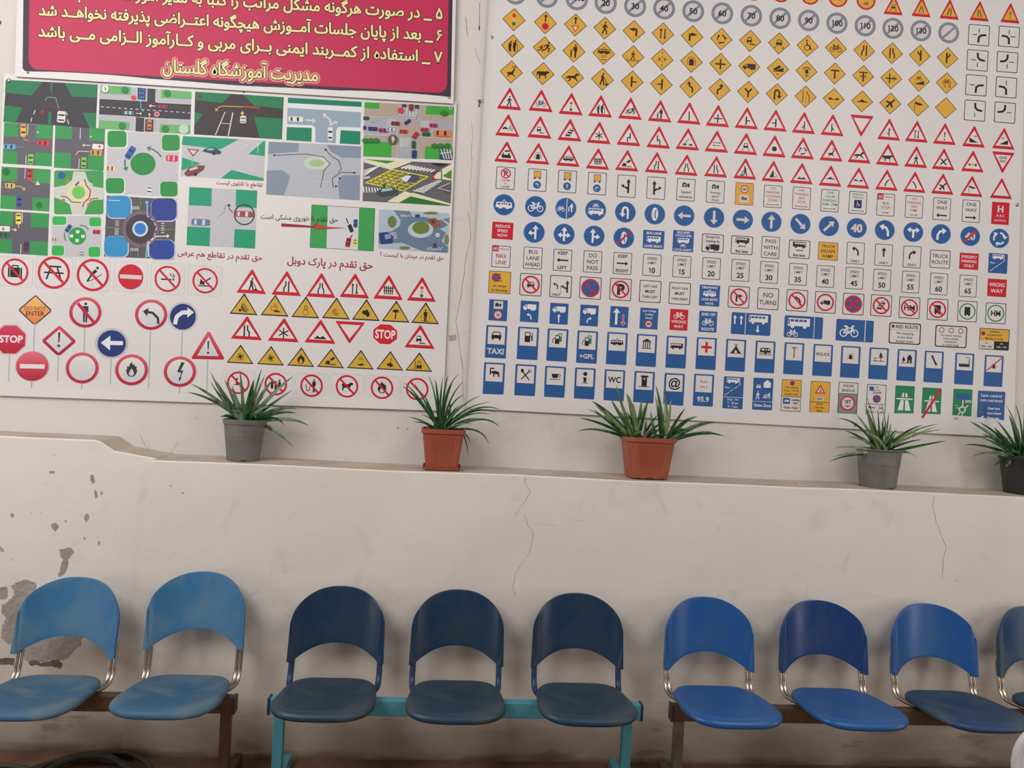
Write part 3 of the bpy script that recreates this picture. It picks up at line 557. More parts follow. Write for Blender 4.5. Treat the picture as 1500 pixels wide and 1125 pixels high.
def arrL(y=0, w=.16, c='k', x=.62): return ('arr', [(x, y), (-x, y)], w, c)
def arrR(y=0, w=.16, c='k', x=.62): return ('arr', [(-x, y), (x, y)], w, c)
def arrLR(y, c, w=.07): return [('arr', [(0, y), (-.7, y)], w, c), ('arr', [(0, y), (.7, y)], w, c)]
def lim(n): return ('S', [('t', 'SPEED/LIMIT', .95, 0), ('T', str(n), 0, -.56, 1.3, .56, 'k', .03)])
def end(n): return ('G', [('T', str(n), 0, 0, 1.25, .52, 'k', .03)])
def road(a, b, c):                                         # bent main road on a square plate
    q = {'R': [(-.02, -.72), (.0, -.2), (.22, 0), (.70, .05)], 'L': [(.02, -.72), (.0, -.2), (-.22, 0), (-.7, .05)], 'UR': [(0, .72), (.02, .3), (.22, .08), (.70, 0)], 'UL': [(0, .72), (-.02, .3), (-.22, .08), (-.7, 0)]}[a]
    return ('S', [('l', [(-.6, .02), (-.15, .02)] if b == 'l' else [(.15, .02), (.62, .02)] if b == 'r' else [(0, .62), (0, .2)] if b == 'u' else [(0, -.62), (0, -.2)], .08)] * 1 + ([('l', [(0, .62), (0, .2)] if c == 'u' else [(0, -.62), (0, -.2)], .08)] if c else []) + [('l', q, .20)])
CL = [('l', [(-.8, .5), (0, .5)], .01)]
def pl(n): return ('P', n)
ROWS = [
# (row of hw, hh left/right), pixel centres, contents
((14, 14, 14, 14), [(1104, -13), (1144, -10.5), (1186.8, -7), (1227.7, -3.4), (1268.6, .6), (1309, 7), (1350, 10), (1391, 13.4), (1435, 16), (1480, 19)],
 [('C', []), ('C', []), ('C', []), ('C', [('T', '70', 0, 0, 1, .5)]), ('C', [('r', -.7, .1, .7, .3, 'k'), i('running children', 0, -.35, .3)]), ('Y', [i('skidding car')]), ('Y', [i('road narrows')]), ('Y', [i('road narrows left')]), ('Y', [i('-road narrows left')]), ('Y', [i('exclamation mark')])]),
((16.6, 16.6, 15.3, 15.3), [(755, -9.8), (801.3, -4.9), (845, -1.2), (887.3, 4.3), (930.4, 9), (972.8, 12.4), (1015.5, 16.4), (1058, 19.6), (1100.6, 23), (1142.8, 26.7), (1184.6, 30), (1226, 34), (1267.3, 37.7), (1308, 41.6), (1349, 45), (1389.7, 48)],
 [('G', []), ('G', []), ('G', [i('carside', -.3, 0, .35), i('carside', .35, 0, .35)])] + [end(k) for k in (20, 30, 40, 50, 60, 70, 80, 90, 100, 110, 120, 130)] + [('G', [])]),
((16.7, 16.4, 15.5, 15.2), [(752.9, 28.8), (799, 33.3), (842.9, 36.7), (886, 41.4), (928.6, 46), (971.1, 49.5), (1014, 53.3), (1056.6, 57.2), (1099, 59.9), (1141.3, 63.6), (1183, 67.2), (1224.5, 70.5), (1266, 74.2), (1306.8, 77.9), (1347.5, 81.3), (1388, 85), (1433.9, 51.5), (1478, 53.8)],
 [('D', [TL]), ('D', [('arr', [(0, .08), (0, .75)], .12), ('c', 0, -.32, .30, 'r')]), ('D', [('arr', [(0, .08), (0, .75)], .12), i('yield', 0, -.32, .34)]), ('D', [i('walking person')]), ('D', [i('left turn')]), ('D', [i('two way traffic')]), ('D', [i('-left turn')]), ('D', [i('roundabout')]), ('D', [i('car on soft shoulder')]), ('D', [i('skidding car')]), ('D', [i('wheelchair')]), ('D', [i('bicycle')]), ('D', [i('road narrows left')]), ('D', [i('-road narrows left')]), ('D', [i('merge from left')]), ('D', [i('-merge from left')]), road('R', 'l', 'u'), road('L', 'r', 'u')]),
((16.7, 16.4, 15.5, 15.2), [(751, 67.2), (797.3, 70.2), (840.8, 75), (884.5, 78.3), (927.2, 82.8), (970, 87), (1012.9, 90.2), (1055.4, 93.9), (1097.6, 97.3), (1139.6, 100.9), (1181.4, 104.3), (1222.9, 107.7), (1264.5, 111.4), (1305.6, 114.9), (1346.3, 118.3), (1386.7, 121.8), (1431.8, 88.5), (1475.5, 91)],
 [('D', [i('elderly couple')]), ('D', [i('running children')]), ('D', [i('adult and child')]), ('D', [i('tram', 0, .2, .6), i('left and right arrows', 0, -.25, .3), ('l', [(-.25, -.55), (.25, -.55)], .05)]), ('D', [i('walking person', 0, .1, .46), ('l', [(-.6, -.3), (.6, -.3)], .04), ('l', [(-.5, -.42), (.5, -.42)], .04)]), ('D', [('l', [(0, .7), (0, .45)], .05), ('l', [(0, .3), (0, .1)], .05), ('l', [(0, -.1), (0, -.3)], .05), ('l', [(0, -.45), (0, -.7)], .05), ('arr', [(-.25, .15), (-.25, -.15)], .08), ('arr', [(.25, -.15), (.25, .15)], .08)]), ('D', [i('tunnel')]), ('D', [i('crossroads')]), ('D', [i('truck')]), ('D', [i('truck on steep hill')]), ('D', [i('overturning truck')]), ('D', [i('T junction')]), ('D', [i('T junction with divided road')]), ('D', [i('crossroads with divided road')]), ('D', [i('bicycle on steep hill')]), ('D', [i('slippery for bicycles')]), road('UR', 'l', 'd'), road('UL', 'r', 'd')]),
((16.7, 16.4, 15.5, 15.2), [(748.9, 105.6), (795.4, 107.9), (838.9, 112.8), (882.6, 116.3), (926.1, 119.7), (968.8, 123.5), (1011.6, 127.6), (1054, 131), (1096, 134.8), (1138, 138.2), (1180, 141.6), (1221.3, 145), (1262.9, 148.4), (1304.2, 151.6), (1345, 154.8), (1385.4, 158.3), (1430, 125), (1473.9, 128)],
 [('D', [i(n)]) for n in ('deer', 'cow', 'horse', 'worker digging', 'side road right', '-side road right', 'winding road left', '-winding road left', 'Y junction', 'u turn', 'lane ends', 'dip', 'hump', 'aeroplane', 'windsock')] + [('D', []), road('R', 'l', ''), road('L', 'u', '')]),
((15, 15, 15.5, 15.2), [(1428, 162), (1472, 165)], [road('UR', 'd', ''), road('UL', 'r', '')]),
((17.7, 15.4, 16.4, 14.8), [(746.3, 144.4), (792.6, 147.2), (836.7, 152), (879.8, 155.3), (923.5, 158.7), (967, 162.5), (1009.7, 165.7), (1051.7, 169.6), (1094, 172.8), (1136, 176.2), (1177.6, 179.8), (1219.6, 183), (1262, 184.4), (1302.4, 189.5), (1343, 192.5), (1384, 196), (1426.7, 199.9), (1470.4, 203)],
 [('T', [i('walking person')]), ('T', [i('bicycle')]), ('T', [('lights', 0, -.22, .12, [(0, .27), (0, 0), (0, -.27)])])] + [('T', [i(n)]) for n in ('elderly couple', 'running children', 'adult and child', 'plain bar', 'crossroads', 'side road right', '-side road right', 'merging road', '-merging road')] + [('I', [])] + [('T', [i(n)]) for n in ('staggered junction', 'two way traffic', 'exclamation mark')] + [('T', [i('steep descent'), ('T', '10%', .12, .02, .4, .14)]), ('T', [i('-steep descent'), ('T', '10%', -.10, .02, .4, .14)])]),
((17.7, 15.4, 16.4, 14.8), [(744, 183.4), (790.9, 186.2), (834.8, 190.3), (877.7, 194.3), (921.4, 197.3), (965, 201), (1007.6, 203.7), (1050, 207), (1092.7, 210.5), (1134.5, 214), (1176, 217), (1218, 220.2), (1259, 223), (1300.5, 226.5), (1342, 229.7), (1382.3, 233), (1425, 236.2), (1469, 238)],
 [('T', [i(n)]) for n in ('car and pedestrian', 'car on soft shoulder', 'queue of cars', 'snowflake', 'double bend', '-double bend', 'opening bridge', 'left and right arrows', 'skidding car', 'black dot', 'roundabout', 'deer', 'horse', 'cow', 'walking person', 'diagonal cross')] + [('T', [('lights', 0, -.32, .12, [(-.27, 0), (0, 0), (.27, 0)])]), ('I', [('T', 'GIVE', 0, .42, .9, .24), ('T', 'WAY', 0, .10, .6, .20)])]),
((17.2, 14.8, 16.2, 14.4), [(742, 222.3), (788.3, 224.8), (832.7, 228.2), (876, 232.5), (918.7, 235), (962, 238), (1005.8, 241.5), (1049, 244), (1091.7, 247), (1132.7, 250.8), (1174.5, 254), (1216.6, 257.5), (1257.6, 260.5), (1299, 263.5), (1340, 266.6), (1381, 269.4), (1423.6, 272.8), (1467, 276)],
 [('T', [i(n)]) for n in ('steam train', 'tunnel', 'tram', 'level crossing gate', 'quayside', 'road narrows left', 'road narrows', '-road narrows left', '-worker digging', 'falling rocks', 'uneven road', 'hump', 'dip', 'curve right', '-curve right', 'aeroplane', 'windsock')] + [('T', [])]),
((13.8, 16.4, 12.9, 16.4), [(740.5, 261), (787, 263.8), (831, 266), (874.6, 269), (917.8, 272.8), (961, 275.6), (1004.7, 278), (1048, 281), (1090.4, 284), (1132, 287.8), (1174.3, 290.5), (1215.6, 294), (1256.6, 297), (1297.4, 300), (1339, 303), (1379.6, 306.2), (1422.4, 309.4), (1465.4, 312.6)],
 [('S', [('T', 'P', 0, .5, .5, .6), ('ban', 0, .5, .48, .13), ('T', '9.30 AM', 0, -.22, 1.1, .18, 'd'), ('T', 'to', 0, -.55, .4, .15, 'd'), ('T', '6.30 PM', 0, -.9, 1.1, .18, 'd')])] +
 [('S', [('r', -.38, .25, .38, .98, 'k'), ('r', -.33, .30, .33, .93, 'y'), ('r', -.36, .1, -.18, .25, 'k'), ('r', .18, .1, .36, .25, 'k'), ('c', 0, -.5, .42, 'b'), i(n, 0, -.5, .32, 'w')]) for n in ('left turn', 'straight arrow', '-left turn')] +
 [('S', [i('fork left', 0, 0, .9)]), ('S', [i('-fork left', 0, 0, .9)]), ('S', [i('camera', 0, .5, .5), ('t', 'Speed/cameras', .02, -1.0)]), ('S', [i('camera', 0, .55, .48), ('t', 'Average/speed/check', .12, -1.08)]),
  ('y', [('c', 0, .5, .44, 'r'), ('c', 0, .5, .34, 'w'), ('T', '40', 0, .5, .5, .28, 'k'), ('r', -.5, -.95, .5, -.12, 'w'), i('camera', 0, -.53, .36, 'k')]),
  ('S', [('t', 'NO/PARKING/LOADING/ZONE', 1.1, -.62, 'd')] + arrLR(-.9, 'd')), ('S', [('t', 'NO/PARKING/BUS/STOP', 1.1, -.62, 'd')] + arrLR(-.9, 'd')), ('S', [('t', 'ONE/HOUR/PARKING/9AM - 7PM', 1.1, -.62, 'g')] + arrLR(-.9, 'g')), ('S', [('t', 'RESERVED/PARKING', 1.08, .42, 'g'), ('r', -.42, -.6, .42, .32, 'v'), i('wheelchair', 0, -.15, .36, 'w')] + arrLR(-.9, 'g')),
  ('S', [('r', -.92, .55, -.28, 1.18, 'r'), ('T', 'NO', -.6, .87, .5, .3, 'w'), ('T', 'PARKING', .32, .87, 1.0, .16, 'd', .01), ('t', 'BUS/STOP', .42, -.55, 'd'), ('arr', [(-.4, -.88), (.4, -.88)], .08, 'd')]), ('S', [('t', 'NO/PARKING/ANY/TIME', 1.1, -.62, 'd'), ('arr', [(-.4, -.92), (.4, -.92)], .08, 'd')]),
  ('S', [('t', 'ONE/WAY', 1.1, -.2), arrL(-.72)]), ('S', [('t', 'ONE/WAY', 1.1, -.2), arrR(-.72)]), ('r', [('T', 'H', 0, .5, .8, .7, 'w', .04), ('T', 'A & E', 0, -.25, .9, .26, 'w'), ('T', 'not 24 hrs', 0, -.78, 1.5, .22, 'w')])]),
((15.8, 15.8, 14.6, 14.6), [(738.3, 300), (784.6, 302.5), (828.9, 305.2), (872.6, 307.8), (916, 310.8), (959.2, 313.7), (1002.2, 316), (1046, 318.7), (1088.2, 322), (1130, 324.9), (1172.5, 328), (1214.2, 331.2), (1255, 334), (1296, 337), (1337.8, 340), (1378.4, 342.8), (1421.2, 346), (1463.8, 349.2)],
 [('B', [i('tram', 0, 0, .84)]), ('B', [i('bicycle', 0, 0, .84)]), ('B', [i('bicycle', -.45, -.05, .45), ('l', [(.08, -.9), (.08, .9)], .06), i('adult and child', .45, .08, .45)]), ('B', [i('bicycle', 0, .45, .36), i('bus', 0, -.1, .78)]), ('B', [i('-u turn', 0, 0, .75)]), ('B', [i('tyre', 0, 0, .85)]),
  ('B', [arrL(0, .24, 'w')]), ('B', [('arr', [(0, .65), (0, -.68)], .24, 'w')]), ('B', [arrR(0, .24, 'w')]), ('B', [('arr', [(0, -.65), (0, .68)], .24, 'w')]), ('B', [('arr', [(-.48, .48), (.5, -.5)], .24, 'w')]), ('B', [('arr', [(-.48, -.48), (.5, .5)], .24, 'w')]), ('B', [('T', '40', 0, 0, 1.3, .75, 'w', .045)]), ('B', [i('bend left', 0, 0, .85)]), ('B', [i('split arrows', 0, 0, .8)]), ('B', [i('-bend left', 0, 0, .85)]), ('B', [('T', '40', 0, 0, 1.2, .7, 'w', .04), ('l', [(-.62, -.62), (.62, .62)], .2, 'r')]), ('B', [i('roundabout', 0, 0, 1.0)])]),
((15.8, 15.8, 14.4, 14.4), [(736.2, 338, 15.5, 12.5), (782.4, 340.3), (826.4, 343), (870.3, 345.7), (913.8, 348.4), (957.4, 351, 15.6, 13.5), (1000.8, 353.3, 15.3, 15.6), (1044, 356.4, 16, 13.6), (1086.8, 359.2, 16, 13.6), (1128.7, 362.5, 13.3, 16), (1171, 365.2, 15.6, 13.4), (1213, 368, 14.5, 13.2), (1253.2, 371, 13, 16), (1294.4, 373.6, 13, 16), (1336, 376.4, 13.2, 16), (1377, 379.6, 15, 13.2), (1419.4, 382.8, 14, 12), (1461.8, 385.8, 14, 14.6)],
 [('r', [('t', 'REDUCE/SPEED/NOW')]), ('B', [i('left or straight arrows', 0, 0, .82)]), ('B', [i('three way arrows', 0, 0, .82)]), ('B', [i('-left or straight arrows', 0, 0, .82)]), ('B', [i('tyre', 0, 0, .8), ('l', [(-.66, -.66), (.66, .66)], .16, 'r')]), ('b', [('T', 'BUS LANE', 0, .6, 1.6, .22), i('bus', 0, .05, .7), ('T', 'LOOK RIGHT', 0, -.62, 1.7, .22)]), ('b', [('T', 'BUS AND', 0, .83, 1.4, .20), ('T', 'CYCLE LINE', 0, .53, 1.6, .20), i('bus', 0, .08, .62), i('bicycle', 0, -.42, .32), ('T', 'LOOK RIGHT', 0, -.83, 1.7, .20)]), ('S', [('T', 'Except for', 0, .58, 1.5, .22), ('T', 'loading by', 0, .2, 1.5, .22), i('truck', 0, -.35, .7)]), ('S', [i('bus', 0, .45, .7), arrL(-.1, .07, 'k', .35), ('T', 'Bus lane', 0, -.55, 1.5, .24)]), ('S', [('t', 'PASS/WITH/CARE')]), ('S', [i('-bus', 0, .45, .7), arrR(-.1, .07, 'k', .35), ('T', 'Bus lane', 0, -.55, 1.5, .24)]), ('y', [('t', 'TRUCK/ESCAPE/RAMP')]), ('S', [i('bend left', 0, .25, .72), ('T', 'ONLY', 0, -.88, 1.2, .26)]), ('S', [i('straight arrow', 0, .3, .7), ('T', 'ONLY', 0, -.88, 1.2, .26)]), ('S', [i('-bend left', 0, .25, .72), ('T', 'ONLY', 0, -.88, 1.2, .26)]), ('S', [('t', 'TRUCK/ROUTE', .6, -.6)]), ('r', [('t', 'EMERGENCY/PARKING/ONLY')]), ('b', [i('bus', -.05, .72, .62), ('l', [(.62, .95), (.62, .25), (-.8, -.85)], .07, 'w'), ('T', 'Mon', -.6, .05, .5, .2, 'w'), ('l', [(.5, .12), (.4, .05)], .09, 'b'), ('l', [(.1, -.2), (0, -.28)], .09, 'b'), ('l', [(-.3, -.5), (-.4, -.58)], .09, 'b')])]),
((13.8, 16.0, 12.8, 16.0), [(734, 375.8), (780.5, 378), (824, 381.2), (868, 383.4), (911.7, 385.9), (955, 388.4), (998.8, 390.7), (1042, 393.4), (1084.6, 396), (1126.6, 399), (1169, 401.9), (1209, 405), (1251.4, 407.6), (1292, 410.4), (1334, 413.2), (1375.2, 416), (1418, 419), (1460.4, 421.7, 14, 13)],
 [('S', [('r', -.92, .5, -.28, 1.12, 'r'), ('T', 'NO', -.6, .8, .5, .3, 'w'), ('T', 'PARKING', .32, .8, 1.0, .16, 'd', .01), ('t', 'BIKE/LINE', .4, -.95, 'd')]), ('S', [('t', 'BUS/LANE/AHEAD')]), ('S', [('T', 'KEEP', 0, .78, 1.4, .34), arrL(0, .16), ('T', 'LEFT', 0, -.78, 1.3, .34)]), ('S', [('t', 'DO/NOT/PASS')]), ('S', [('T', 'KEEP', 0, .78, 1.4, .34), arrR(0, .16), ('T', 'RIGHT', 0, -.78, 1.4, .34)])] + [lim(k) for k in range(10, 70, 5)] + [('r', [('t', 'WRONG/WAY', .65, -.65)])]),
((16.2, 16.4, 15.2, 15.6), [(732, 413.6), (777.5, 417), (821.4, 419.8), (864.9, 422), (909, 424), (952.4, 427), (995.7, 430), (1039.3, 433, 15, 15.5), (1082.2, 435.3), (1125, 437.7), (1167.5, 440.2), (1209, 443), (1250, 445.4), (1290.8, 447.6), (1332.2, 450.8), (1373.4, 453.4), (1417, 456.2, 14.3, 15.4), (1458.6, 459, 15, 15.2)],
 [('y', [('c', -.35, .42, .4, 'r'), ('c', -.35, .42, .3, 'b'), ('l', [(-.55, .62), (-.15, .22)], .1, 'r'), ('t', 'At/any/time', .85, .0, 'n', .5), ('t', 'on verge/or footway', -.1, -.9)]), ('S', [i('carfront', 0, 0, .45), ('ban', 0, 0, .74, .16)]), ('S', [i('bend left', -.45, .05, .42), ('l', [(0, -.7), (0, .1)], .04), i('fork left', .45, .0, .65), ('T', 'ONLY', -.4, -.75, .8, .2)]), ('S', [('c', 0, 0, .85, 'r'), ('c', 0, 0, .70, 'b'), ('l', [(-.5, .5), (.5, -.5)], .16, 'r')]), ('S', [('T', 'P', 0, 0, .8, .9, 'k', .06), ('ban', 0, 0, .74, .16)]), ('S', [('T', 'LEFT LINE', 0, .48, 1.4, .2), ('T', 'MUST', 0, 0, 1.0, .26, 'k', .03), ('T', 'TURN LEFT', 0, -.5, 1.45, .22)]), ('S', [('T', 'RIGHT LINE', 0, .48, 1.5, .2), ('T', 'MUST', 0, 0, 1.0, .26, 'k', .03), ('T', 'TURN RIGHT', 0, -.5, 1.55, .22)]), ('b', [('T', 'TRAMWAY', 0, .78, 1.6, .22), i('tram', 0, .2, .7), ('T', 'LOOK BOTH', 0, -.38, 1.6, .22), ('T', 'WAYS', 0, -.78, 1.0, .2)]), ('S', [i('-left turn', 0, -.05, .6), ('ban', 0, 0, .74, .16)]), ('S', [('t', 'NO/TURNS', .7, -.7)]), ('S', [i('bend left', .05, 0, .62), ('ban', 0, 0, .74, .16)]), ('S', [i('truck', 0, 0, .5), ('o', 0, 0, .74, .16, 'r')]), ('S', [('c', 0, 0, .84, 'r'), ('c', 0, 0, .66, 'b'), ('l', [(-.55, .55), (.55, -.55)], .24, 'r'), ('l', [(-.55, -.55), (.55, .55)], .24, 'r')]), ('S', [i('queue of cars', 0, 0, .6), ('ban', 0, 0, .74, .16)]), ('S', [('T', 'HM', 0, 0, 1.1, .5, 'k', .03), ('ban', 0, 0, .74, .16)]), ('S', [('r', -.3, -.35, .3, .42, 'k'), ('r', -.26, -.48, -.1, -.35, 'k'), ('r', .1, -.48, .26, -.35, 'k'), ('ban', 0, 0, .74, .16)]), ('S', [('r', -.3, -.35, .3, .45, 'k'), ('r', -.26, -.48, -.1, -.35, 'k'), ('r', .1, -.48, .26, -.35, 'k'), ('o', 0, 0, .78, .12, 'g')]), ('S', [('T', 'HM', 0, 0, 1.0, .52, 'k', .035), ('o', 0, 0, .78, .12, 'g')])]),
((13.5, 15.5, 12.8, 15.5), [(729.7, 454.5), (775.6, 456.4), (818.8, 459.6), (863, 462.2), (906.9, 464.4), (950.6, 466.7), (994.4, 468.5), (1037, 471.3), (1100, 474.7, 29, 16), (1176.9, 479.4, 28.3, 16.2), (1252, 484.4, 27.5, 16), (1325.4, 488.6, 23.3, 15.6), (1393, 493, 23.3, 16), (1456.4, 497, 22, 15.6)],
 [('b', [('r', -.5, .15, .5, 1.0, 'w'), i('camera', 0, .58, .4, 'k'), ('c', 0, -.5, .5, 'r'), ('c', 0, -.5, .38, 'w'), ('T', '30', 0, -.5, .5, .28, 'k')]), ('b', [i('truck', 0, .5, .78), ('i', 'bend left', 0, -.5, .48)]), ('b', [i('truck', 0, .5, .78), ('arr', [(0, -.95), (0, -.05)], .14)]), ('b', [i('truck', 0, .5, .78), i('-bend left', 0, -.5, .48)]), ('b', [('arr', [(-.3, -.85), (-.3, .95)], .26), ('arr', [(.45, .3), (.45, -.95)], .2, 'w'), ('arr', [(.45, .25), (.45, -.88)], .12, 'r')]), ('b', [('t', 'Low bridge/2 miles/ahead', 1.05, -.1), ('c', 0, -.6, .42, 'r'), ('c', 0, -.6, .32, 'w'), ('r', -.2, -.68, .2, -.5, 'k')]), ('r', [i('bicycle', 0, .5, .7), ('t', 'WRONG/WAY', .05, -1.0)]), ('b', [('T', 'END OF', 0, .82, 1.5, .3), i('bicycle', 0, 0, .75), ('T', 'ROUTE', 0, -.82, 1.4, .3)]),
  ('b', [('arr', [(-.82, -.05), (-.82, .4)], .07), ('arr', [(-.5, -.05), (-.5, .4)], .07), ('l', [(-.28, -.53), (-.28, .53)], .03), i('bus', .36, .28, .52), ('arr', [(.35, -.05), (.35, -.42)], .07)]), ('b', [i('bus', -.25, .24, .62), i('bicycle', -.55, -.32, .33), ('l', [(.55, -.55), (.55, .55)], .03)]), ('b', [i('bicycle', -.3, -.02, .58), ('l', [(.55, -.55), (.55, .55)], .04)]),
  ('S', [('c', -.75, .42, .11, 'p'), ('T', 'RED ROUTE', .12, .42, 1.4, .2), ('l', [(-.95, .2), (.95, .2)], .02, 'd'), ('t', 'No stopping/at any time/except buses', .14, -.6)]), ('S', [('o', -.6, .38, .15, .05, 'd'), ('o', 0, .38, .15, .05, 'd'), ('o', .6, .38, .15, .05, 'd'), ('t', 'No motor vehicles/cycles, animals/pedestrians/on raised verge', .16, -.62)]), ('y', [('r', -.97, -.66, 0, -.12, 'w'), ('r', 0, -.66, .97, -.12, 'k'), ('c', -.75, .35, .14, 'p'), ('t', 'URBAN/CLEARWAY/Monday to Friday', .62, -.08, 'n', 1.2), ('T', 'am', -.5, -.26, .3, .1, 'k'), ('T', '8.00 - 9.30', -.5, -.5, .8, .11, 'k'), ('T', 'pm', .5, -.26, .3, .1, 'w'), ('T', '4.00 - 7.30', .5, -.5, .8, .11, 'w')])]),
((15.5, 24, 13.9, 23), [(726.7, 500.7), (773.2, 503), (816.5, 505.5), (860, 508.5), (903.5, 510.6), (946.8, 513.4), (990.5, 515.8), (1034.4, 518), (1077.5, 520.5), (1120.5, 522.9), (1162.7, 525.3), (1205, 527.7), (1245.6, 530.2), (1286.8, 532.6), (1328, 535), (1367.6, 537.4), (1412.4, 540.4), (1455.4, 543.4)],
 [('N', [i('taxi'), ('T', 'TAXI', 0, -.88, 1.6, .5, 'w', .04)]), ('N', [i('fuel pump')]), ('N', [i('two fuel pumps')]), ('N', [i('two fuel pumps'), ('T', '+GPL', 0, -.88, 1.5, .42, 'w', .03)]), ('N', [i('tram')]), ('N', [i('museum')]), ('N', [i('bus')]), ('N', [i('red cross')]), ('N', [i('tent')]), ('N', [i('caravan')]), ('N', [i('hammer')]), ('N', [('T', 'POLICE', 0, .6, 1.35, .3, 'k')]), ('N', [i('tunnel', 0, .55, .5)]), ('N', [i('picnic tree')]), ('N', [i('house and tree')]), ('N', [i('telephone')]), ('N', [i('factory')]), ('N', [i('tunnel', 0, .5, .45), ('l', [(-.75, 0), (.9, 1.5)], .12, 'r')])]),
((15.5, 24, 13.9, 23), [(723.5, 555.2), (769.5, 557.8), (812.8, 560.4), (856.5, 562.7), (899.8, 565.3), (943.3, 567.7), (987.3, 570.5), (1030.5, 571.6), (1074, 575.4), (1117.3, 577.2), (1159, 579.5), (1201.1, 582), (1242, 583.4), (1283.4, 586.4), (1324.8, 588.2), (1364.4, 591.2), (1409.6, 593), (1451.6, 596, 20, 23)],
 [('N', [i('tap')]), ('N', [i('crossed cutlery')]), ('N', [i('cup')]), ('N', [i('letter i')]), ('N', [('T', 'WC', 0, .6, 1.25, .55, 'k', .03)]), ('N', [i('outhouse')]), ('N', [('T', '@', 0, .66, 1.5, .85, 'k', .02)]), ('N', [('T', 'Radio', 0, .85, .9, .24, 'k', 0), ('T', 'FM 3', 0, .3, .8, .24, 'k', 0), ('T', '95.9', 0, -.88, 1.3, .48, 'w', .03)]),
  ('b', [i('bus', -.1, 1.25, .66), ('l', [(.6, 1.5), (.6, .8), (-.85, -.3)], .07, 'w'), ('T', 'Mon', -.6, .5, .5, .18, 'w'), ('l', [(.5, .72), (.4, .63)], .09, 'b'), ('l', [(.1, .42), (0, .34)], .09, 'b'), ('l', [(-.3, .1), (-.4, .02)], .09, 'b'), ('l', [(-1, -.45), (1, -.45)], .04), ('t', 'Mon - Fri/7 - 10 am/4 - 7 pm', -.5, -1.52)]), ('b', [i('house', .4, 1.0, .5), i('carfront', -.45, .75, .3), i('walking person', -.5, -.15, .48), i('running children', .4, -.2, .45), ('l', [(-1, -.75), (1, -.75)], .04), ('T', 'Home Zone', 0, -1.12, 1.7, .3)]),
  ('y', [('r', -.95, -1.5, .95, -.12, 'w'), ('c', .05, 1.25, .24, 'p'), ('t', 'No waiting/4 pm - 10 am/except taxis', 1.0, 0), ('l', [(-.97, -.1), (.97, -.1)], .05), ('r', -.8, -.85, -.1, -.25, 'b'), i('truck', -.45, -.55, .26, 'w'), ('T', 'Loading', .45, -.4, .8, .2, 'k'), ('T', 'only', .45, -.72, .5, .18, 'k'), ('T', '10 am - 4 pm', 0, -1.2, 1.4, .2, 'k')]), ('y', [i('sm triangle', 0, .8, .6), i('worker digging', 0, .70, .22, 'k'), ('r', -.38, -.35, .38, 0, 'w'), ('T', 'END', 0, -.17, .6, .22, 'k'), ('l', [(-.97, -.5), (.97, -.5)], .05), ('t', 'Sorry/for any/delay', -.5, -1.52)]), ('S', [('r', -.93, -1.58, .93, .45, 'a'), ('t', 'WEAK/BRIDGE', 1.5, .55), ('l', [(-.97, .47), (.97, .47)], .05), ('c', 0, -.5, .76, 'r'), ('c', 0, -.5, .6, 'w'), ('T', '18T', 0, -.35, .7, .34, 'k'), ('T', 'mgw', 0, -.75, .6, .2, 'k')]), ('S', [('r', -.75, .95, -.3, 1.4, 'b'), ('t', 'Disc/parking', 1.45, .95, 'k', .9), ('T', 'ZONE', .05, .78, .9, .22), ('c', .05, .15, .42, 'd'), ('c', .05, .15, .32, 'b'), ('l', [(-.15, .35), (.25, -.05)], .1, 'r'), ('l', [(-.97, -.4), (.97, -.4)], .05), ('t', 'Mon - Sat/8 am - 6 pm', -.5, -1.4)]),
  ('g', [i('motorway', 0, 0, 1.15)]), ('g', [i('motorway', 0, 0, 1.05), ('l', [(-.9, -1.55), (.9, 1.55)], .26, 'r')]), ('g', [('r', -.7, .55, .75, 1.15, 'b'), ('o', .02, -.5, .3, .16, 'w'), ('l', [(.02, -.2), (.06, .5)], .14, 'w'), ('l', [(.3, -.4), (.6, .0)], .12, 'w'), ('l', [(-.2, -.75), (-.4, -1.1)], .12, 'w'), ('l', [(-.28, -.45), (-.6, -.3)], .1, 'w'), ('l', [(.05, -.8), (.05, -1.2)], .12, 'w'), ('r', .3, .25, .9, .5, 'w'), ('T', 'Town', .6, .37, .5, .14, 'k'), ('r', -.95, -1.6, -.2, -1.3, 'w'), ('T', 'Signs', -.57, -1.45, .55, .14, 'k'), ('l', [(-.8, -.1), (-.4, -.1)], .04, 'w')]), ('b', [('t', 'Lane control/main road ahead', 1.0, .3), ('c', -.6, -.1, .08, 'g'), ('T', 'Open lane', .2, -.1, .9, .16), ('c', -.6, -.45, .1, 'd'), ('T', 'Lane closed', .25, -.45, 1.0, .16), ('l', [(-.75, -.9), (-.5, -.7)], .1), ('T', 'Move over', .2, -.8, .9, .16)])]),
]
ICONS['yield'] = "cl r;p -100 80 100 80 0 -90;cl w;p -62 58 62 58 0 -52"
ICONS['sm triangle'] = "cl r;p -90 -70 90 -70 0 85;cl w;p -58 -52 58 -52 0 45"
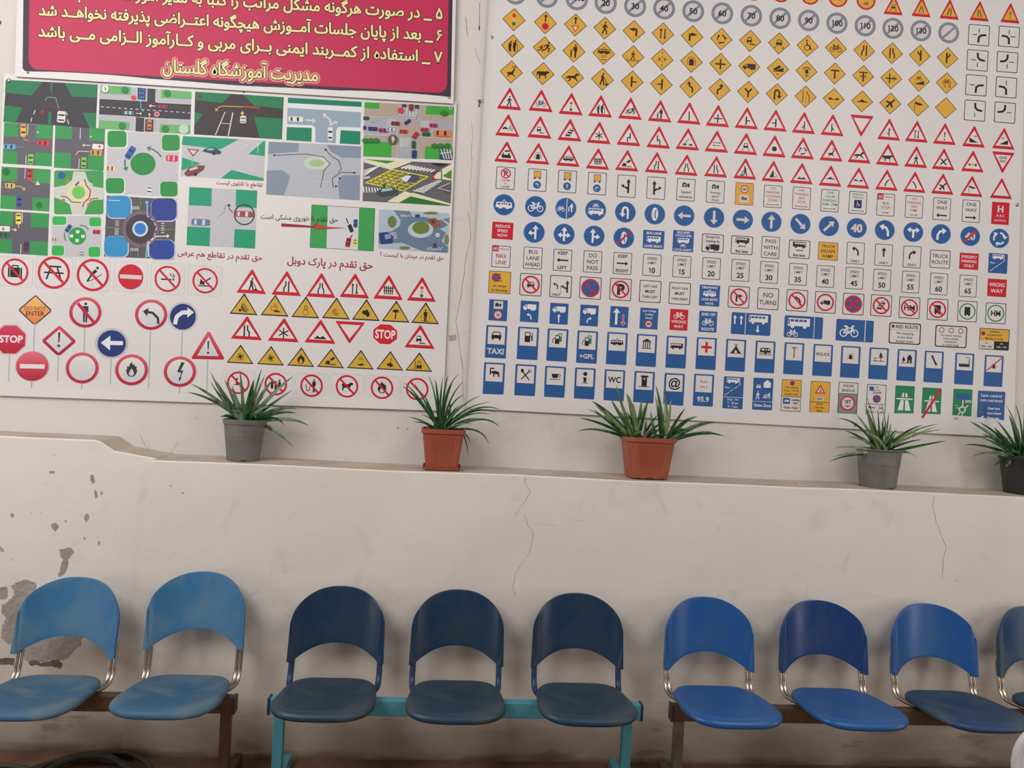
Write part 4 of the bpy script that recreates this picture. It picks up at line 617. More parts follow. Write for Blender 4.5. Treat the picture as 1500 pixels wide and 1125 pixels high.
# ---------------------------------------------------------------- the banners
def sheet(name, corners, label, Y, m, curl_left=0, curl_bottom=0):
    """a thin vinyl sheet hung on the wall; its free edges roll a little towards the room"""
    tl, tr, br, bl = corners; nv = 30; SS = [0, .002, .004, .006, .009, .012, .016] + [.02 + .98 * q / 30 for q in range(31)]; nu = len(SS) - 1; v = []; f = []
    def P(s, t):
        x = (tl[0]*(1-s) + tr[0]*s)*(1-t) + (bl[0]*(1-s) + br[0]*s)*t; y = (tl[1]*(1-s) + tr[1]*s)*(1-t) + (bl[1]*(1-s) + br[1]*s)*t
        return at(x, y, Y)
    for side in (0, 1):
        for j in range(nv + 1):
            for i_ in range(nu + 1):
                s = SS[i_]; t = j / nv; p = P(s, t); e = 0
                if curl_left: e += curl_left * max(0, 1 - s / .016) ** 2
                if curl_bottom: e += curl_bottom * max(0, (t - .955) / .045) ** 2 * (.6 + .4 * math.sin(s * 9))
                v.append((p.x, Y - e + side * .0012, p.z))
    n = (nu + 1) * (nv + 1)
    for j in range(nv):
        for i_ in range(nu):
            a = j * (nu + 1) + i_
            f.append((a, a + nu + 1, a + nu + 2, a + 1)); f.append((n + a, n + a + 1, n + a + nu + 2, n + a + nu + 1))
    for i_ in range(nu):
        a = i_; b = nv * (nu + 1) + i_; f.append((a, a + 1, n + a + 1, n + a)); f.append((b, n + b, n + b + 1, b + 1))
    for j in range(nv):
        a = j * (nu + 1); b = a + nu; f.append((a, n + a, n + a + nu + 1, a + nu + 1)); f.append((b, b + nu + 1, n + b + nu + 1, n + b))
    root = empty(name, P(.5, 1), label, 'poster')
    o = mesh_obj('sheet', [Vector(q) - root.location for q in v], f, m, root)
    return root
class RootShift:
    pass
def put(o, root):                                          # keep world placement of a mesh under a located root
    o.location = -root.location
def screw(root, px, py, r=.007):
    p = at(px, py, YP); bm = bmesh.new()
    tube(bm, [(p.x, YP + .008, p.z), (p.x, YP - .002, p.z)], r * 1.35, 14); tube(bm, [(p.x, YP, p.z), (p.x, YP - .0035, p.z), (p.x, YP - .005, p.z)], [r, r, r * .6], 12)
    box(bm, (p.x, YP - .005, p.z), (r * 1.1, .0012, .0016))
    o = bm_obj('screw', bm, M_STEEL, root, True); put(o, root)
PR = sheet('road_sign_poster', [(722, -95), (1505, -30), (1485, 641), (684, 598)], 'large white poster with many rows of printed road signs, right', YP, M_SHEET, .010, .002)
for (h0x, h0y, h1x, h1y), pos, cont in ROWS:
    for p, (kd, els) in zip(pos, cont):
        t = (p[0] - 740) / 720; hw, hh = (p[2], p[3]) if len(p) > 2 else (h0x + (h1x - h0x) * t, h0y + (h1y - h0y) * t)
        o = sign(PR, NM[kd], p[0], p[1], hw, hh, kd, els, lab(kd, els), (1, .088 - .00006 * p[1]), (.052, -1), 1)
        put(o, PR)
for q in ((720, 55), (709, 148), (1253, 622), (1490, 300)): screw(PR, *q)
PLs = sheet('traffic_rules_poster', [(6, 108), (669, 149), (649, 602), (-14, 579)], 'white poster of junction pictures and traffic signs under the red banner', YP, M_SHEET, 0, .003)
AS = (56, 54, 62); LG = (50, 144, 78); DG = (28, 118, 76); PG = (190, 188, 194); TEA = (28, 150, 112)
class Pic(Ink):
    """a picture drawn in the coordinates of a measuring frame: origin, unit, y downwards"""
    def __init__(s, ox, oy, k): super().__init__(YP, ox, oy, k, (1, 0), (0, 1)); s.n = 1
    def car(s, x, y, L, W, a, col, win=(40, 44, 52)):
        ca, sa = math.cos(R(a)), math.sin(R(a)); T = lambda p: (x + p[0]*ca - p[1]*sa, y + p[0]*sa + p[1]*ca)
        h, w = L/2, W/2
        s.poly([T(p) for p in ((-h, -w*.7), (-h*.8, -w), (h*.8, -w), (h, -w*.7), (h, w*.7), (h*.8, w), (-h*.8, w), (-h, w*.7))], col)
        s.poly([T(p) for p in ((h*.15, -w*.75), (h*.45, -w*.8), (h*.45, w*.8), (h*.15, w*.75))], win)
        s.poly([T(p) for p in ((-h*.7, -w*.75), (-h*.45, -w*.75), (-h*.45, w*.75), (-h*.7, w*.75))], win)
    def quad(s, *p, col): s.poly(list(p), col)
    def done(s, label): o = s.build('junction_picture', PLs, label); put(o, PLs)
def cap(t, x, y, w, h, col, ox, oy, k, slope=.062, bold=.015):
    I = Ink(YP, ox + x*k, oy + y*k, k, (1, slope), (.03, -1)); I.n = 2
    for q in range(4): I.text(farsi(t), h * .035 * math.cos(1.57 * q), h * .035 * math.sin(1.57 * q), w, h, col, 0, fit=False)
    o = I.build('caption', PLs); put(o, PLs)
z1 = (0, 110, .24); z3 = (260, 130, .27333); z14 = (140, 110, .17333); z50 = (500, 140, .2222)
# 1 dark junction, white car
P = Pic(*z1); P.quad((38, 28), (597, 58), (585, 325), (20, 285), col=AS)
P.quad((35, 28), (262, 42), (190, 125), (30, 105), col=DG); P.quad((395, 50), (596, 60), (590, 138), (440, 130), col=DG)
P.quad((28, 185), (135, 198), (95, 292), (20, 285), col=DG); P.quad((505, 230), (588, 232), (586, 325), (545, 320), col=DG)
P.quad((308, 50), (320, 50), (318, 110), (310, 110), col=DG); P.quad((296, 225), (314, 225), (312, 300), (292, 300), col=DG)
for a in ((215, 215, 205, 240), (195, 260, 188, 285), (405, 225, 410, 245), (412, 270, 420, 300)): P.stroke([a[:2], a[2:]], 5, WH)
P.stroke([(275, 155), (290, 135), (340, 138), (360, 210)], 4, (120, 160, 130)); P.car(375, 255, 70, 50, -85, (214, 210, 208)); P.car(258, 228, 26, 22, -70, (170, 44, 40)); P.stroke([(262, 205), (290, 190), (345, 198)], 14, (96, 52, 56))
P.done('picture of a dark junction with a white car')
# 2 numbered junction
P = Pic(*z14); P.quad((36, 80), (812, 140), (800, 500), (22, 455), col=(176, 178, 184))
P.quad((34, 200), (808, 245), (803, 378), (30, 335), col=AS); P.quad((440, 112), (515, 118), (505, 230), (437, 225), col=AS); P.quad((340, 355), (412, 362), (408, 480), (334, 475), col=AS)
for q in (((50, 88), (300, 100), (296, 168), (42, 155)), ((556, 120), (812, 142), (810, 205), (552, 192)), ((30, 380), (288, 396), (284, 466), (24, 452)), ((545, 415), (802, 425), (800, 498), (540, 488))): P.poly(list(q), (104, 172, 104))
P.stroke([(34, 198), (345, 215)], 5, WH); P.stroke([(510, 120), (508, 220), (530, 232), (806, 246)], 5, WH); P.stroke([(30, 335), (330, 352), (338, 365), (334, 475)], 5, WH); P.stroke([(500, 370), (803, 380)], 5, WH)
for k in range(16): P.stroke([(45 + k*49, 268 + k*3.4), (70 + k*49, 270 + k*3.4)], 6, WH)
P.poly([(350, 102), (434, 110), (430, 220), (348, 212)], WH); P.poly([(356, 106), (428, 114), (424, 214), (354, 206)], (36, 60, 120)); P.car(392, 158, 80, 44, 88, (50, 100, 160))
P.poly([(416, 365), (498, 370), (494, 485), (410, 480)], WH); P.poly([(422, 371), (492, 376), (488, 482), (416, 477)], (70, 50, 44)); P.car(456, 420, 84, 38, -88, (196, 120, 80))
P.car(282, 320, 84, 34, 2, (60, 130, 130), (210, 210, 210)); P.car(570, 268, 80, 30, 182, (176, 40, 90)); P.arrow([(512, 264), (452, 260)], 7, (230, 190, 200), 20); P.arrow([(342, 325), (395, 328)], 6, WH, 16); P.arrow([(456, 358), (458, 322)], 6, (230, 200, 160), 16); P.stroke([(384, 222), (386, 285), (408, 308)], 6, (120, 190, 220))
for x, y, r in ((248, 126, 30), (605, 155, 30), (225, 430, 30), (590, 455, 30)): P.disc(x, y, r, (40, 130, 70))
P.disc(322, 192, 20, (210, 60, 66)); P.disc(520, 332, 22, (224, 170, 176)); P.disc(520, 332, 15, (210, 50, 60)); P.disc(84, 118, 30, (225, 222, 220)); P.stroke([(84, 102), (86, 134)], 8, K); P.disc(748, 458, 42, (180, 210, 186))
P.done('picture of a numbered crossing with five cars')
# 3 dark motorway junction
P = Pic(*z3); P.quad((95, 15), (570, 45), (560, 272), (88, 245), col=(58, 50, 54)); P.quad((97, 17), (290, 28), (240, 75), (100, 62), col=DG); P.quad((355, 33), (568, 45), (566, 108), (410, 90), col=DG); P.quad((92, 125), (138, 135), (92, 195), (90, 195), col=DG); P.quad((410, 150), (562, 160), (558, 270), (440, 262), col=DG)
P.stroke([(255, 125), (203, 248)], 5, WH); P.stroke([(297, 128), (272, 252)], 6, WH); P.stroke([(235, 185), (285, 188)], 3, WH); P.arrow([(400, 100), (250, 93), (222, 98), (203, 120)], 5, (200, 150, 60), 14); P.stroke([(350, 95), (440, 102)], 12, (150, 60, 44)); P.car(352, 165, 40, 32, -88, (214, 210, 204)); P.arrow([(348, 150), (348, 120)], 6, (222, 190, 90), 14); P.disc(120, 40, 9, (100, 44, 50))
P.done('picture of a dark road junction with a white car ahead')
# 4 teal T junction
P = Pic(*z3); P.quad((592, 45), (988, 70), (980, 300), (582, 278), col=(216, 222, 222)); P.quad((592, 47), (987, 70), (986, 98), (591, 76), col=(20, 120, 98))
P.poly([(590, 102), (984, 126), (981, 208), (862, 204), (850, 222), (848, 292), (740, 286), (738, 208), (722, 196), (588, 190)], (142, 162, 178))
P.quad((586, 205), (720, 210), (718, 284), (583, 276), col=(14, 128, 92)); P.quad((874, 222), (981, 228), (979, 299), (870, 294), col=(14, 128, 92))
P.car(634, 163, 78, 28, 2, (220, 218, 214)); P.car(819, 242, 72, 27, -90, (220, 218, 214)); P.arrow([(685, 168), (742, 172)], 9, WH, 20); P.arrow([(822, 200), (818, 165), (776, 134)], 10, WH, 22); P.arrow([(825, 198), (835, 182), (862, 180)], 8, WH, 16)
P.done('picture of a grey T junction between green corners')
# 5 busy junction with many cars
P = Pic(*z50); P.quad((153, 42), (745, 72), (733, 424), (143, 402), col=(172, 156, 142))
P.quad((150, 140), (740, 168), (736, 272), (148, 255), col=(160, 166, 174)); P.quad((378, 58), (520, 62), (505, 420), (372, 412), col=(160, 164, 170)); P.quad((380, 175), (520, 168), (515, 280), (370, 262), col=(172, 156, 142))
for q in (((153, 43), (253, 50), (250, 88), (152, 84)), ((560, 68), (744, 76), (742, 128), (556, 124)), ((146, 290), (333, 312), (330, 408), (144, 400)), ((552, 335), (735, 345), (732, 424), (548, 418))): P.poly(list(q), (60, 160, 56))
for k in range(6):
    P.stroke([(392 + k*21, 75), (388 + k*21, 135)], 7, WH); P.stroke([(392 + k*12, 280), (388 + k*12, 340)], 6, WH); P.stroke([(302, 158 + k*9), (365, 162 + k*9)], 4, WH); P.stroke([(525, 170 + k*9), (585, 174 + k*9)], 4, WH)
P.stroke([(150, 140), (378, 148)], 4, WH); P.stroke([(148, 258), (345, 268)], 4, WH); P.stroke([(515, 272), (735, 290)], 4, WH); P.stroke([(372, 262), (368, 410)], 4, WH)
for x, y, L, W, a, c in ((165, 150, 40, 24, 2, (34, 92, 60)), (205, 172, 30, 12, 2, (210, 180, 90)), (155, 213, 20, 26, 0, (40, 50, 110)), (208, 220, 64, 26, 3, (56, 44, 110)), (278, 230, 64, 26, 3, (150, 40, 90)), (325, 226, 58, 22, 3, (190, 190, 210)), (357, 185, 58, 26, 3, (140, 44, 50)), (437, 175, 46, 22, -35, (50, 54, 100)), (411, 238, 56, 24, 3, (200, 44, 56)), (490, 264, 50, 32, -50, (190, 40, 56)), (550, 227, 56, 24, 3, (190, 36, 60)), (560, 256, 56, 24, 3, (24, 100, 60)), (607, 198, 54, 24, 3, (190, 30, 90)), (668, 250, 112, 40, 3, (226, 120, 60)), (461, 80, 44, 30, 92, (150, 50, 44)), (414, 68, 20, 28, 90, (110, 40, 80)), (484, 140, 34, 20, 92, (200, 204, 210)), (478, 325, 50, 26, 92, (24, 96, 50)), (481, 388, 52, 32, 92, (34, 60, 120)), (498, 75, 24, 26, 90, (40, 80, 50))): P.car(x, y, L, W, a, c)
P.disc(393, 100, 20, (200, 50, 60)); P.disc(341, 292, 33, (96, 84, 70)); P.poly([(330, 275), (345, 270), (352, 290), (338, 318)], (200, 190, 170)); P.disc(678, 118, 26, (40, 120, 44), 18)
for x in (160, 195, 230, 615, 655, 700): P.disc(x, 298 if x < 300 else 332, 22, (48, 120, 50), 16)
P.poly([(648, 352), (732, 366), (728, 424), (646, 420)], (44, 74, 100))
for k in range(4): P.stroke([(655 + k*20, 356), (680 + k*16, 420)], 7, WH)
P.stroke([(650, 385), (730, 372)], 6, WH); P.disc(722, 84, 13, WH); P.disc(722, 84, 8, LG)
P.done('picture of a busy crossing full of cars with an orange bus')
# 6-9 left column
def cross(x0, y0, x1, y1, vx0, vx1, hy0, hy1, grn, rd, cars, label, extra=None, k=.03):
    P = Pic(*z1); S = lambda x, y: (x - (y - y0) * .035, y + (x - x0) * .06)
    P.poly([S(x0, y0), S(x1, y0), S(x1, y1), S(x0, y1)], rd)
    for a, b, c, d in ((x0, y0, vx0, hy0), (vx1, y0, x1, hy0), (x0, hy1, vx0, y1), (vx1, hy1, x1, y1)):
        if c > a and d > b: P.poly([S(a, b), S(c, b), S(c, d), S(a, d)], grn)
    for c in cars: P.car(*c)
    if extra: extra(P)
    P.done(label)
def ex1(P):
    P.stroke([(172, 300), (168, 368)], 5, WH); P.stroke([(160, 490), (158, 545)], 5, WH); P.stroke([(145, 375), (148, 395), (170, 400)], 4, (210, 160, 100)); P.stroke([(98, 440), (150, 440)], 4, (90, 150, 190)); P.stroke([(225, 415), (160, 412)], 4, (170, 60, 80)); P.disc(232, 350, 6, WH)
cross(25, 288, 325, 540, 112, 222, 372, 460, LG, (94, 92, 100), [(142, 338, 76, 34, 90, (226, 170, 80)), (58, 437, 74, 32, 3, (96, 160, 200)), (265, 415, 74, 32, 3, (204, 50, 56)), (188, 514, 64, 34, -88, (120, 190, 84))], 'picture of four cars at a crossroads', ex1)
def ex2(P):
    P.poly([(595, 425), (622, 425), (622, 452), (595, 452)], RD) if False else P.icon('red cross', 608, 437, 14, RD); P.arrow([(552, 430), (502, 428)], 5, WH, 14); P.stroke([(548, 468), (480, 465), (464, 488)], 5, (220, 190, 150)); P.stroke([(492, 322), (490, 390)], 5, WH); P.stroke([(484, 510), (482, 572)], 5, WH); P.disc(556, 376, 6, WH)
cross(338, 308, 642, 565, 440, 545, 386, 470, LG, (90, 88, 98), [(597, 437, 68, 32, 3, (226, 220, 218), (226, 220, 218)), (588, 474, 72, 34, 3, (206, 150, 90)), (512, 535, 66, 32, -88, (120, 190, 70))], 'picture of an ambulance at a crossroads', ex2)
def ex3(P):
    P.disc(38, 590, 24, (30, 110, 56)); P.disc(240, 796, 20, (30, 110, 56)); P.arrow([(95, 676), (130, 682), (156, 702)], 6, (200, 170, 120), 16); P.stroke([(210, 660), (170, 630)], 4, (200, 120, 110)); P.poly([(215, 670), (230, 645), (248, 672)], (220, 200, 190)); P.stroke([(155, 570), (152, 632)], 4, WH)
cross(10, 558, 310, 815, 105, 205, 645, 735, (60, 148, 78), (96, 92, 104), [(182, 605, 72, 34, 90, (196, 50, 60)), (62, 675, 60, 30, 3, (210, 190, 90)), (118, 770, 74, 32, -88, (60, 84, 150))], 'picture of a red, a yellow and a blue car at a side road', ex3)
def ex4(P):
    P.icon('red cross', 20, 938, 13, RD); P.arrow([(72, 942), (104, 946)], 5, WH, 14); P.stroke([(138, 838), (136, 900)], 5, WH); P.stroke([(130, 1030), (126, 1095)], 5, WH); P.stroke([(112, 905), (116, 935)], 5, (220, 200, 120))
cross(0, 828, 300, 1085, 80, 190, 915, 1000, LG, (92, 90, 100), [(113, 876, 68, 34, 90, (226, 212, 70)), (28, 938, 66, 32, 3, (224, 218, 216), (224, 218, 216)), (26, 976, 62, 30, 3, (30, 110, 70)), (160, 1046, 60, 32, -88, (96, 40, 80))], 'picture of a yellow car and an ambulance at a crossroads', ex4)
# 10 small roundabouts
P = Pic(*z1); P.rrect(330, 582, 632, 850, 14, (62, 150, 76))
P.poly([(448, 588), (520, 590), (535, 640), (570, 680), (632, 690), (630, 760), (570, 762), (540, 780), (515, 852), (440, 850), (425, 790), (385, 765), (328, 745), (330, 685), (400, 672), (440, 640)], (196, 200, 190)); P.disc(480, 718, 70, (216, 206, 170)); P.disc(480, 716, 40, (110, 190, 90))
P.stroke([(517, 635), (525, 670), (552, 705), (545, 750), (512, 778), (505, 805)], 7, (150, 36, 50)); P.stroke([(545, 768), (560, 755), (600, 752)], 6, (150, 36, 50)); P.stroke([(372, 738), (410, 745), (440, 775), (495, 778)], 6, (60, 90, 80)); P.car(472, 663, 34, 14, -45, (110, 130, 140)); P.disc(376, 612, 22, (34, 90, 150)); P.poly([(548, 655), (570, 665), (552, 675)], WH); P.disc(415, 645, 10, (190, 120, 60)); P.disc(388, 762, 9, (190, 110, 80)); P.disc(542, 790, 9, (190, 110, 80))
P.done('picture of a small roundabout on green ground')
P = Pic(*z1); P.rrect(316, 860, 620, 1110, 14, PG)
for q in ((320, 862, 405, 915), (545, 868, 618, 924), (316, 1040, 392, 1102), (540, 1048, 612, 1110)): P.rrect(q[0]-2, q[1]-2, q[2]+5, q[3]+5, 16, (216, 220, 210)); P.rrect(*q, 14, (50, 172, 80))
P.disc(472, 982, 54, (34, 150, 70))
for x, y in ((475, 956), (437, 982), (508, 984), (472, 1010)): P.poly([(x-11, y-9), (x+11, y-8), (x+8, y+10), (x-12, y+9)], (226, 226, 210))
P.car(418, 936, 52, 26, -55, (50, 86, 160)); P.car(590, 958, 46, 26, 3, (196, 50, 76)); P.car(334, 1002, 34, 22, 3, (210, 186, 150)); P.car(498, 1092, 34, 28, 90, (190, 194, 204)); P.stroke([(490, 916), (520, 922), (540, 942)], 6, (80, 130, 110)); P.stroke([(395, 962), (393, 985), (402, 1010)], 6, (50, 130, 90))
P.done('picture of a small roundabout with four signs in its middle')
P = Pic(*z1); P.quad((658, 338), (1098, 365), (1082, 745), (646, 722), col=PG)
for q in ((656, 340, 772, 440), (988, 364, 1097, 462), (646, 628, 758, 722), (978, 650, 1084, 742)): P.rrect(q[0]-4, q[1]-2, q[2]+8, q[3]+8, 26, (206, 224, 196)); P.rrect(q[0], q[1], q[2], q[3], 22, (40, 140, 66))
P.disc(873, 542, 77, (36, 134, 62), 69, 28); P.car(796, 474, 84, 40, -58, (44, 92, 170)); P.car(1050, 508, 72, 38, 3, (204, 36, 66), (220, 180, 180)); P.car(676, 570, 58, 34, 3, (220, 196, 160)); P.car(912, 704, 52, 34, 92, (206, 210, 216))
P.arrow([(985, 500), (965, 475), (930, 452), (895, 442)], 9, (60, 130, 90), 22); P.arrow([(764, 515), (762, 545), (772, 585)], 9, (30, 130, 90), 22)
P.done('picture of a green roundabout with a blue car')
P = Pic(*z1); P.quad((652, 735), (1078, 760), (1062, 1125), (635, 1108), col=(84, 82, 92))
for q, c in (((650, 737, 798, 870), (46, 138, 192)), ((924, 752, 1078, 888), (40, 60, 140)), ((636, 984, 780, 1108), (48, 140, 194)), ((912, 1006, 1064, 1124), (38, 66, 150))): P.rrect(q[0]-2, q[1]-2, q[2]+8, q[3]+8, 42, (176, 186, 200)); P.rrect(*q, 38, c)
P.disc(858, 940, 112, (120, 96, 110), n=28); P.disc(858, 940, 90, (62, 60, 70), n=28); P.disc(856, 938, 48, (206, 206, 214), n=22); P.disc(856, 938, 36, (44, 120, 200), n=22)
P.stroke([(900, 770), (898, 860), (935, 885), (955, 930), (940, 990), (900, 1020), (890, 1120)], 7, (130, 190, 224)); P.arrow([(905, 1110), (905, 1030), (950, 985), (1035, 982)], 6, (226, 226, 200), 16)
for k in range(5): P.stroke([(808 + k*10, 800), (808 + k*10, 822)], 5, WH); P.stroke([(704, 888 + k*8), (728, 890 + k*8)], 4, (200, 160, 170)); P.stroke([(700, 936 + k*9), (726, 938 + k*9)], 4, WH); P.stroke([(984, 905 + k*14), (1004, 906 + k*14)], 5, WH); P.stroke([(800 + k*10, 1055), (800 + k*10, 1075)], 5, WH)
P.stroke([(640, 930), (735, 934)], 5, (110, 150, 60)); P.stroke([(975, 940), (1068, 946)], 5, (110, 150, 60)); P.stroke([(862, 750), (860, 825)], 5, (110, 150, 60)); P.stroke([(848, 1050), (844, 1115)], 5, (110, 150, 60)); P.stroke([(665, 765), (735, 768)], 6, (170, 200, 210)); P.disc(898, 778, 10, (110, 180, 220))
for k in range(9): a = R(-70 + k*20); P.stroke([(858 + 84*math.cos(a), 940 + 84*math.sin(a)), (858 + 98*math.cos(a), 940 + 98*math.sin(a))], 10, (150, 40, 70))
P.done('picture of a roundabout between four blue blocks')
# 11 stop sign crossing
P = Pic(*z3); P.quad((30, 252), (472, 278), (462, 495), (15, 470), col=PG)
P.poly([(30, 254), (330, 270), (230, 325), (22, 300)], TEA); P.poly([(400, 352), (470, 300), (468, 362)], TEA); P.poly([(462, 280), (471, 280), (468, 362), (380, 350)], TEA); P.poly([(25, 368), (125, 400), (22, 440)], TEA); P.poly([(232, 480), (290, 435), (462, 480), (461, 494)], TEA); P.stroke([(400, 278), (320, 340)], 5, WH)
P.poly([(52, 320), (118, 328), (82, 364)], (150, 44, 54)); P.poly([(64, 327), (106, 333), (83, 355)], WH); P.stroke([(80, 365), (78, 410)], 4, (160, 190, 90)); P.stroke([(432, 300), (430, 345)], 4, (160, 220, 160)); P.poly([(418, 292), (444, 294), (430, 310)], WH)
P.poly([(132, 335), (150, 320), (185, 312), (210, 320), (238, 340), (225, 352), (190, 350)], (46, 70, 96)); P.poly([(158, 322), (185, 317), (200, 328), (165, 332)], (150, 170, 190)); P.poly([(35, 455), (60, 425), (110, 410), (148, 412), (140, 435), (95, 465), (50, 470)], (120, 62, 62)); P.poly([(62, 430), (105, 416), (110, 428), (70, 440)], (200, 190, 190)); P.disc(96, 458, 10, K); P.disc(196, 348, 8, K)
P.done('picture of two cars at a crossing with a give way sign')
# 12 pale roundabout
P = Pic(*z3); P.quad((488, 282), (984, 308), (977, 600), (476, 568), col=(176, 180, 188))
for q in (((488, 284), (650, 292), (648, 338), (486, 350)), ((800, 300), (984, 310), (982, 372), (880, 368), (820, 335)), ((478, 440), (560, 435), (605, 470), (570, 572), (476, 566)), ((880, 465), (978, 462), (976, 598), (868, 590), (860, 500))): P.poly(list(q), (130, 142, 162))
P.disc(745, 398, 68, (196, 200, 196), 36); P.disc(745, 398, 42, (160, 186, 130), 20)
for q in (((530, 356), (690, 350), (780, 365), (818, 400), (785, 440), (766, 530)), ((835, 530), (830, 480), (875, 448), (955, 450)), ((795, 330), (830, 365), (865, 385), (878, 430), (862, 448))): P.stroke(list(q), 3.5, (36, 34, 50))
for x, y in ((522, 356), (950, 450), (796, 326), (852, 522), (872, 480)): P.poly([(x-8, y-6), (x+9, y), (x-7, y+7)], K)
P.stroke([(670, 470), (650, 560)], 3, WH); P.stroke([(730, 500), (795, 502)], 3, WH); P.done('picture of a pale grey roundabout with black arrows')
# 13 yellow box junction
P = Pic(*z50); P.quad((148, 418), (732, 448), (720, 728), (140, 696), col=(96, 96, 100))
for q in (((150, 416), (400, 430), (330, 490), (150, 440)), ((640, 498), (732, 448), (726, 560), (600, 545)), ((360, 712), (470, 640), (718, 712), (718, 728)), ((390, 430), (470, 434), (400, 462), (330, 488))): P.poly(list(q), (220, 216, 184))
P.poly([(150, 418), (358, 432), (300, 448)], (60, 130, 50)); P.poly([(668, 530), (728, 488), (725, 552)], (70, 130, 60)); P.poly([(368, 708), (455, 664), (715, 722), (714, 728)], (44, 110, 46)); P.poly([(300, 700), (420, 630), (480, 650), (380, 706)], (220, 216, 184))
Q = [(160, 575), (335, 488), (572, 535), (410, 628)]; P.poly(Q, (110, 106, 80)); P.stroke(Q, 6, (224, 216, 40), True)
L4 = lambda a, b, t: (a[0]+(b[0]-a[0])*t, a[1]+(b[1]-a[1])*t)
for t in (.17, .34, .5, .67, .83): P.stroke([L4(Q[0], Q[1], t), L4(Q[3], Q[2], t) if t > 9 else L4(Q[0], Q[3], t)], 4, (224, 216, 40)); P.stroke([L4(Q[1], Q[2], t), L4(Q[0], Q[3], t)], 4, (224, 216, 40)); P.stroke([L4(Q[0], Q[1], t), L4(Q[3], Q[2], t)], 3, (224, 216, 40))
for k in range(9):
    P.stroke([(395 + k*24, 480 + k*3), (455 + k*20, 458 + k*4)], 9, (228, 226, 220)); P.stroke([(475 + k*19, 626 - k*8), (550 + k*14, 638 - k*9)], 7, (228, 226, 220))
for k in range(7): P.stroke([(148, 495 + k*9), (262 - k*14, 462 + k*8)] if k < 5 else [(148, 500 + k*8), (190, 500 + k*7)], 5, (228, 226, 220)); P.stroke([(146 + k*18, 600 + k*2), (148 + k*20, 640)], 8, (228, 226, 220))
P.poly([(225, 640), (270, 610), (340, 605), (368, 625), (340, 655), (260, 665)], (56, 74, 80)); P.poly([(270, 615), (332, 610), (340, 625), (262, 636)], (150, 190, 180)); P.poly([(390, 555), (420, 525), (480, 520), (522, 530), (500, 560), (440, 575)], (70, 76, 110)); P.poly([(392, 552), (424, 528), (462, 530), (430, 572)], (214, 218, 224)); P.poly([(592, 525), (612, 522), (610, 550), (596, 555)], (200, 40, 40)); P.stroke([(600, 520), (660, 492), (660, 555)], 4, K); P.stroke([(368, 600), (366, 665)], 4, K); P.poly([(640, 610), (722, 575), (720, 650)], (90, 90, 96)); P.stroke([(638, 612), (720, 575)], 4, WH); P.stroke([(638, 612), (720, 632)], 4, WH); P.poly([(276, 580), (292, 580), (290, 605), (274, 605)], (30, 90, 50)); P.poly([(590, 450), (650, 446), (705, 456), (650, 466)], (40, 44, 44))
P.done('picture of a yellow hatched box junction')
# 14 roundabout with crossings
P = Pic(*z50); P.quad((248, 750), (714, 776), (706, 1040), (243, 1008), col=(168, 184, 196))
P.poly([(345, 755), (450, 762), (470, 800), (540, 800), (640, 820), (714, 805), (712, 850), (650, 880), (690, 905), (660, 960), (705, 1000), (700, 1036), (545, 1028), (470, 1000), (400, 970), (245, 976), (246, 905), (330, 895), (385, 860), (390, 820)], (100, 122, 146))
P.disc(522, 884, 84, (176, 196, 206), 54, 24); P.disc(525, 872, 58, (104, 122, 58), 42, 14); P.disc(335, 832, 30, (104, 120, 70), 40, 10); P.disc(590, 775, 50, (110, 126, 70), 10); P.disc(694, 950, 16, (116, 132, 90), 34); P.disc(418, 1005, 36, (110, 126, 80), 12)
for k in range(7): P.stroke([(392 + k*10, 782 + k*1.5), (398 + k*10, 802 - k)], 5, WH); P.stroke([(660 + k*8, 812 + k*5), (675 + k*6, 825 + k*6)], 5, WH)
for k in range(6): P.stroke([(322, 905 + k*8), (360 + k*2, 903 + k*8)], 4, WH); P.stroke([(565 + k*17, 1022), (580 + k*17, 1000)], 6, WH)
P.poly([(250, 905), (300, 900), (345, 930), (335, 975), (260, 980)], (36, 58, 110)); P.poly([(285, 918), (320, 912), (330, 940), (290, 950)], (120, 150, 190)); P.poly([(572, 812), (620, 806), (660, 850), (620, 872), (578, 838)], (150, 88, 50)); P.poly([(585, 822), (612, 818), (625, 840), (600, 846)], (80, 60, 60)); P.car(502, 794, 30, 22, 0, (56, 84, 110)); P.disc(635, 920, 14, (214, 216, 220)); P.disc(635, 920, 4, K); P.disc(616, 984, 12, (80, 50, 90)); P.stroke([(600, 1000), (632, 1003)], 6, (50, 50, 90)); P.disc(470, 1016, 10, WH)
P.done('picture of a blue grey roundabout with zebra crossings')
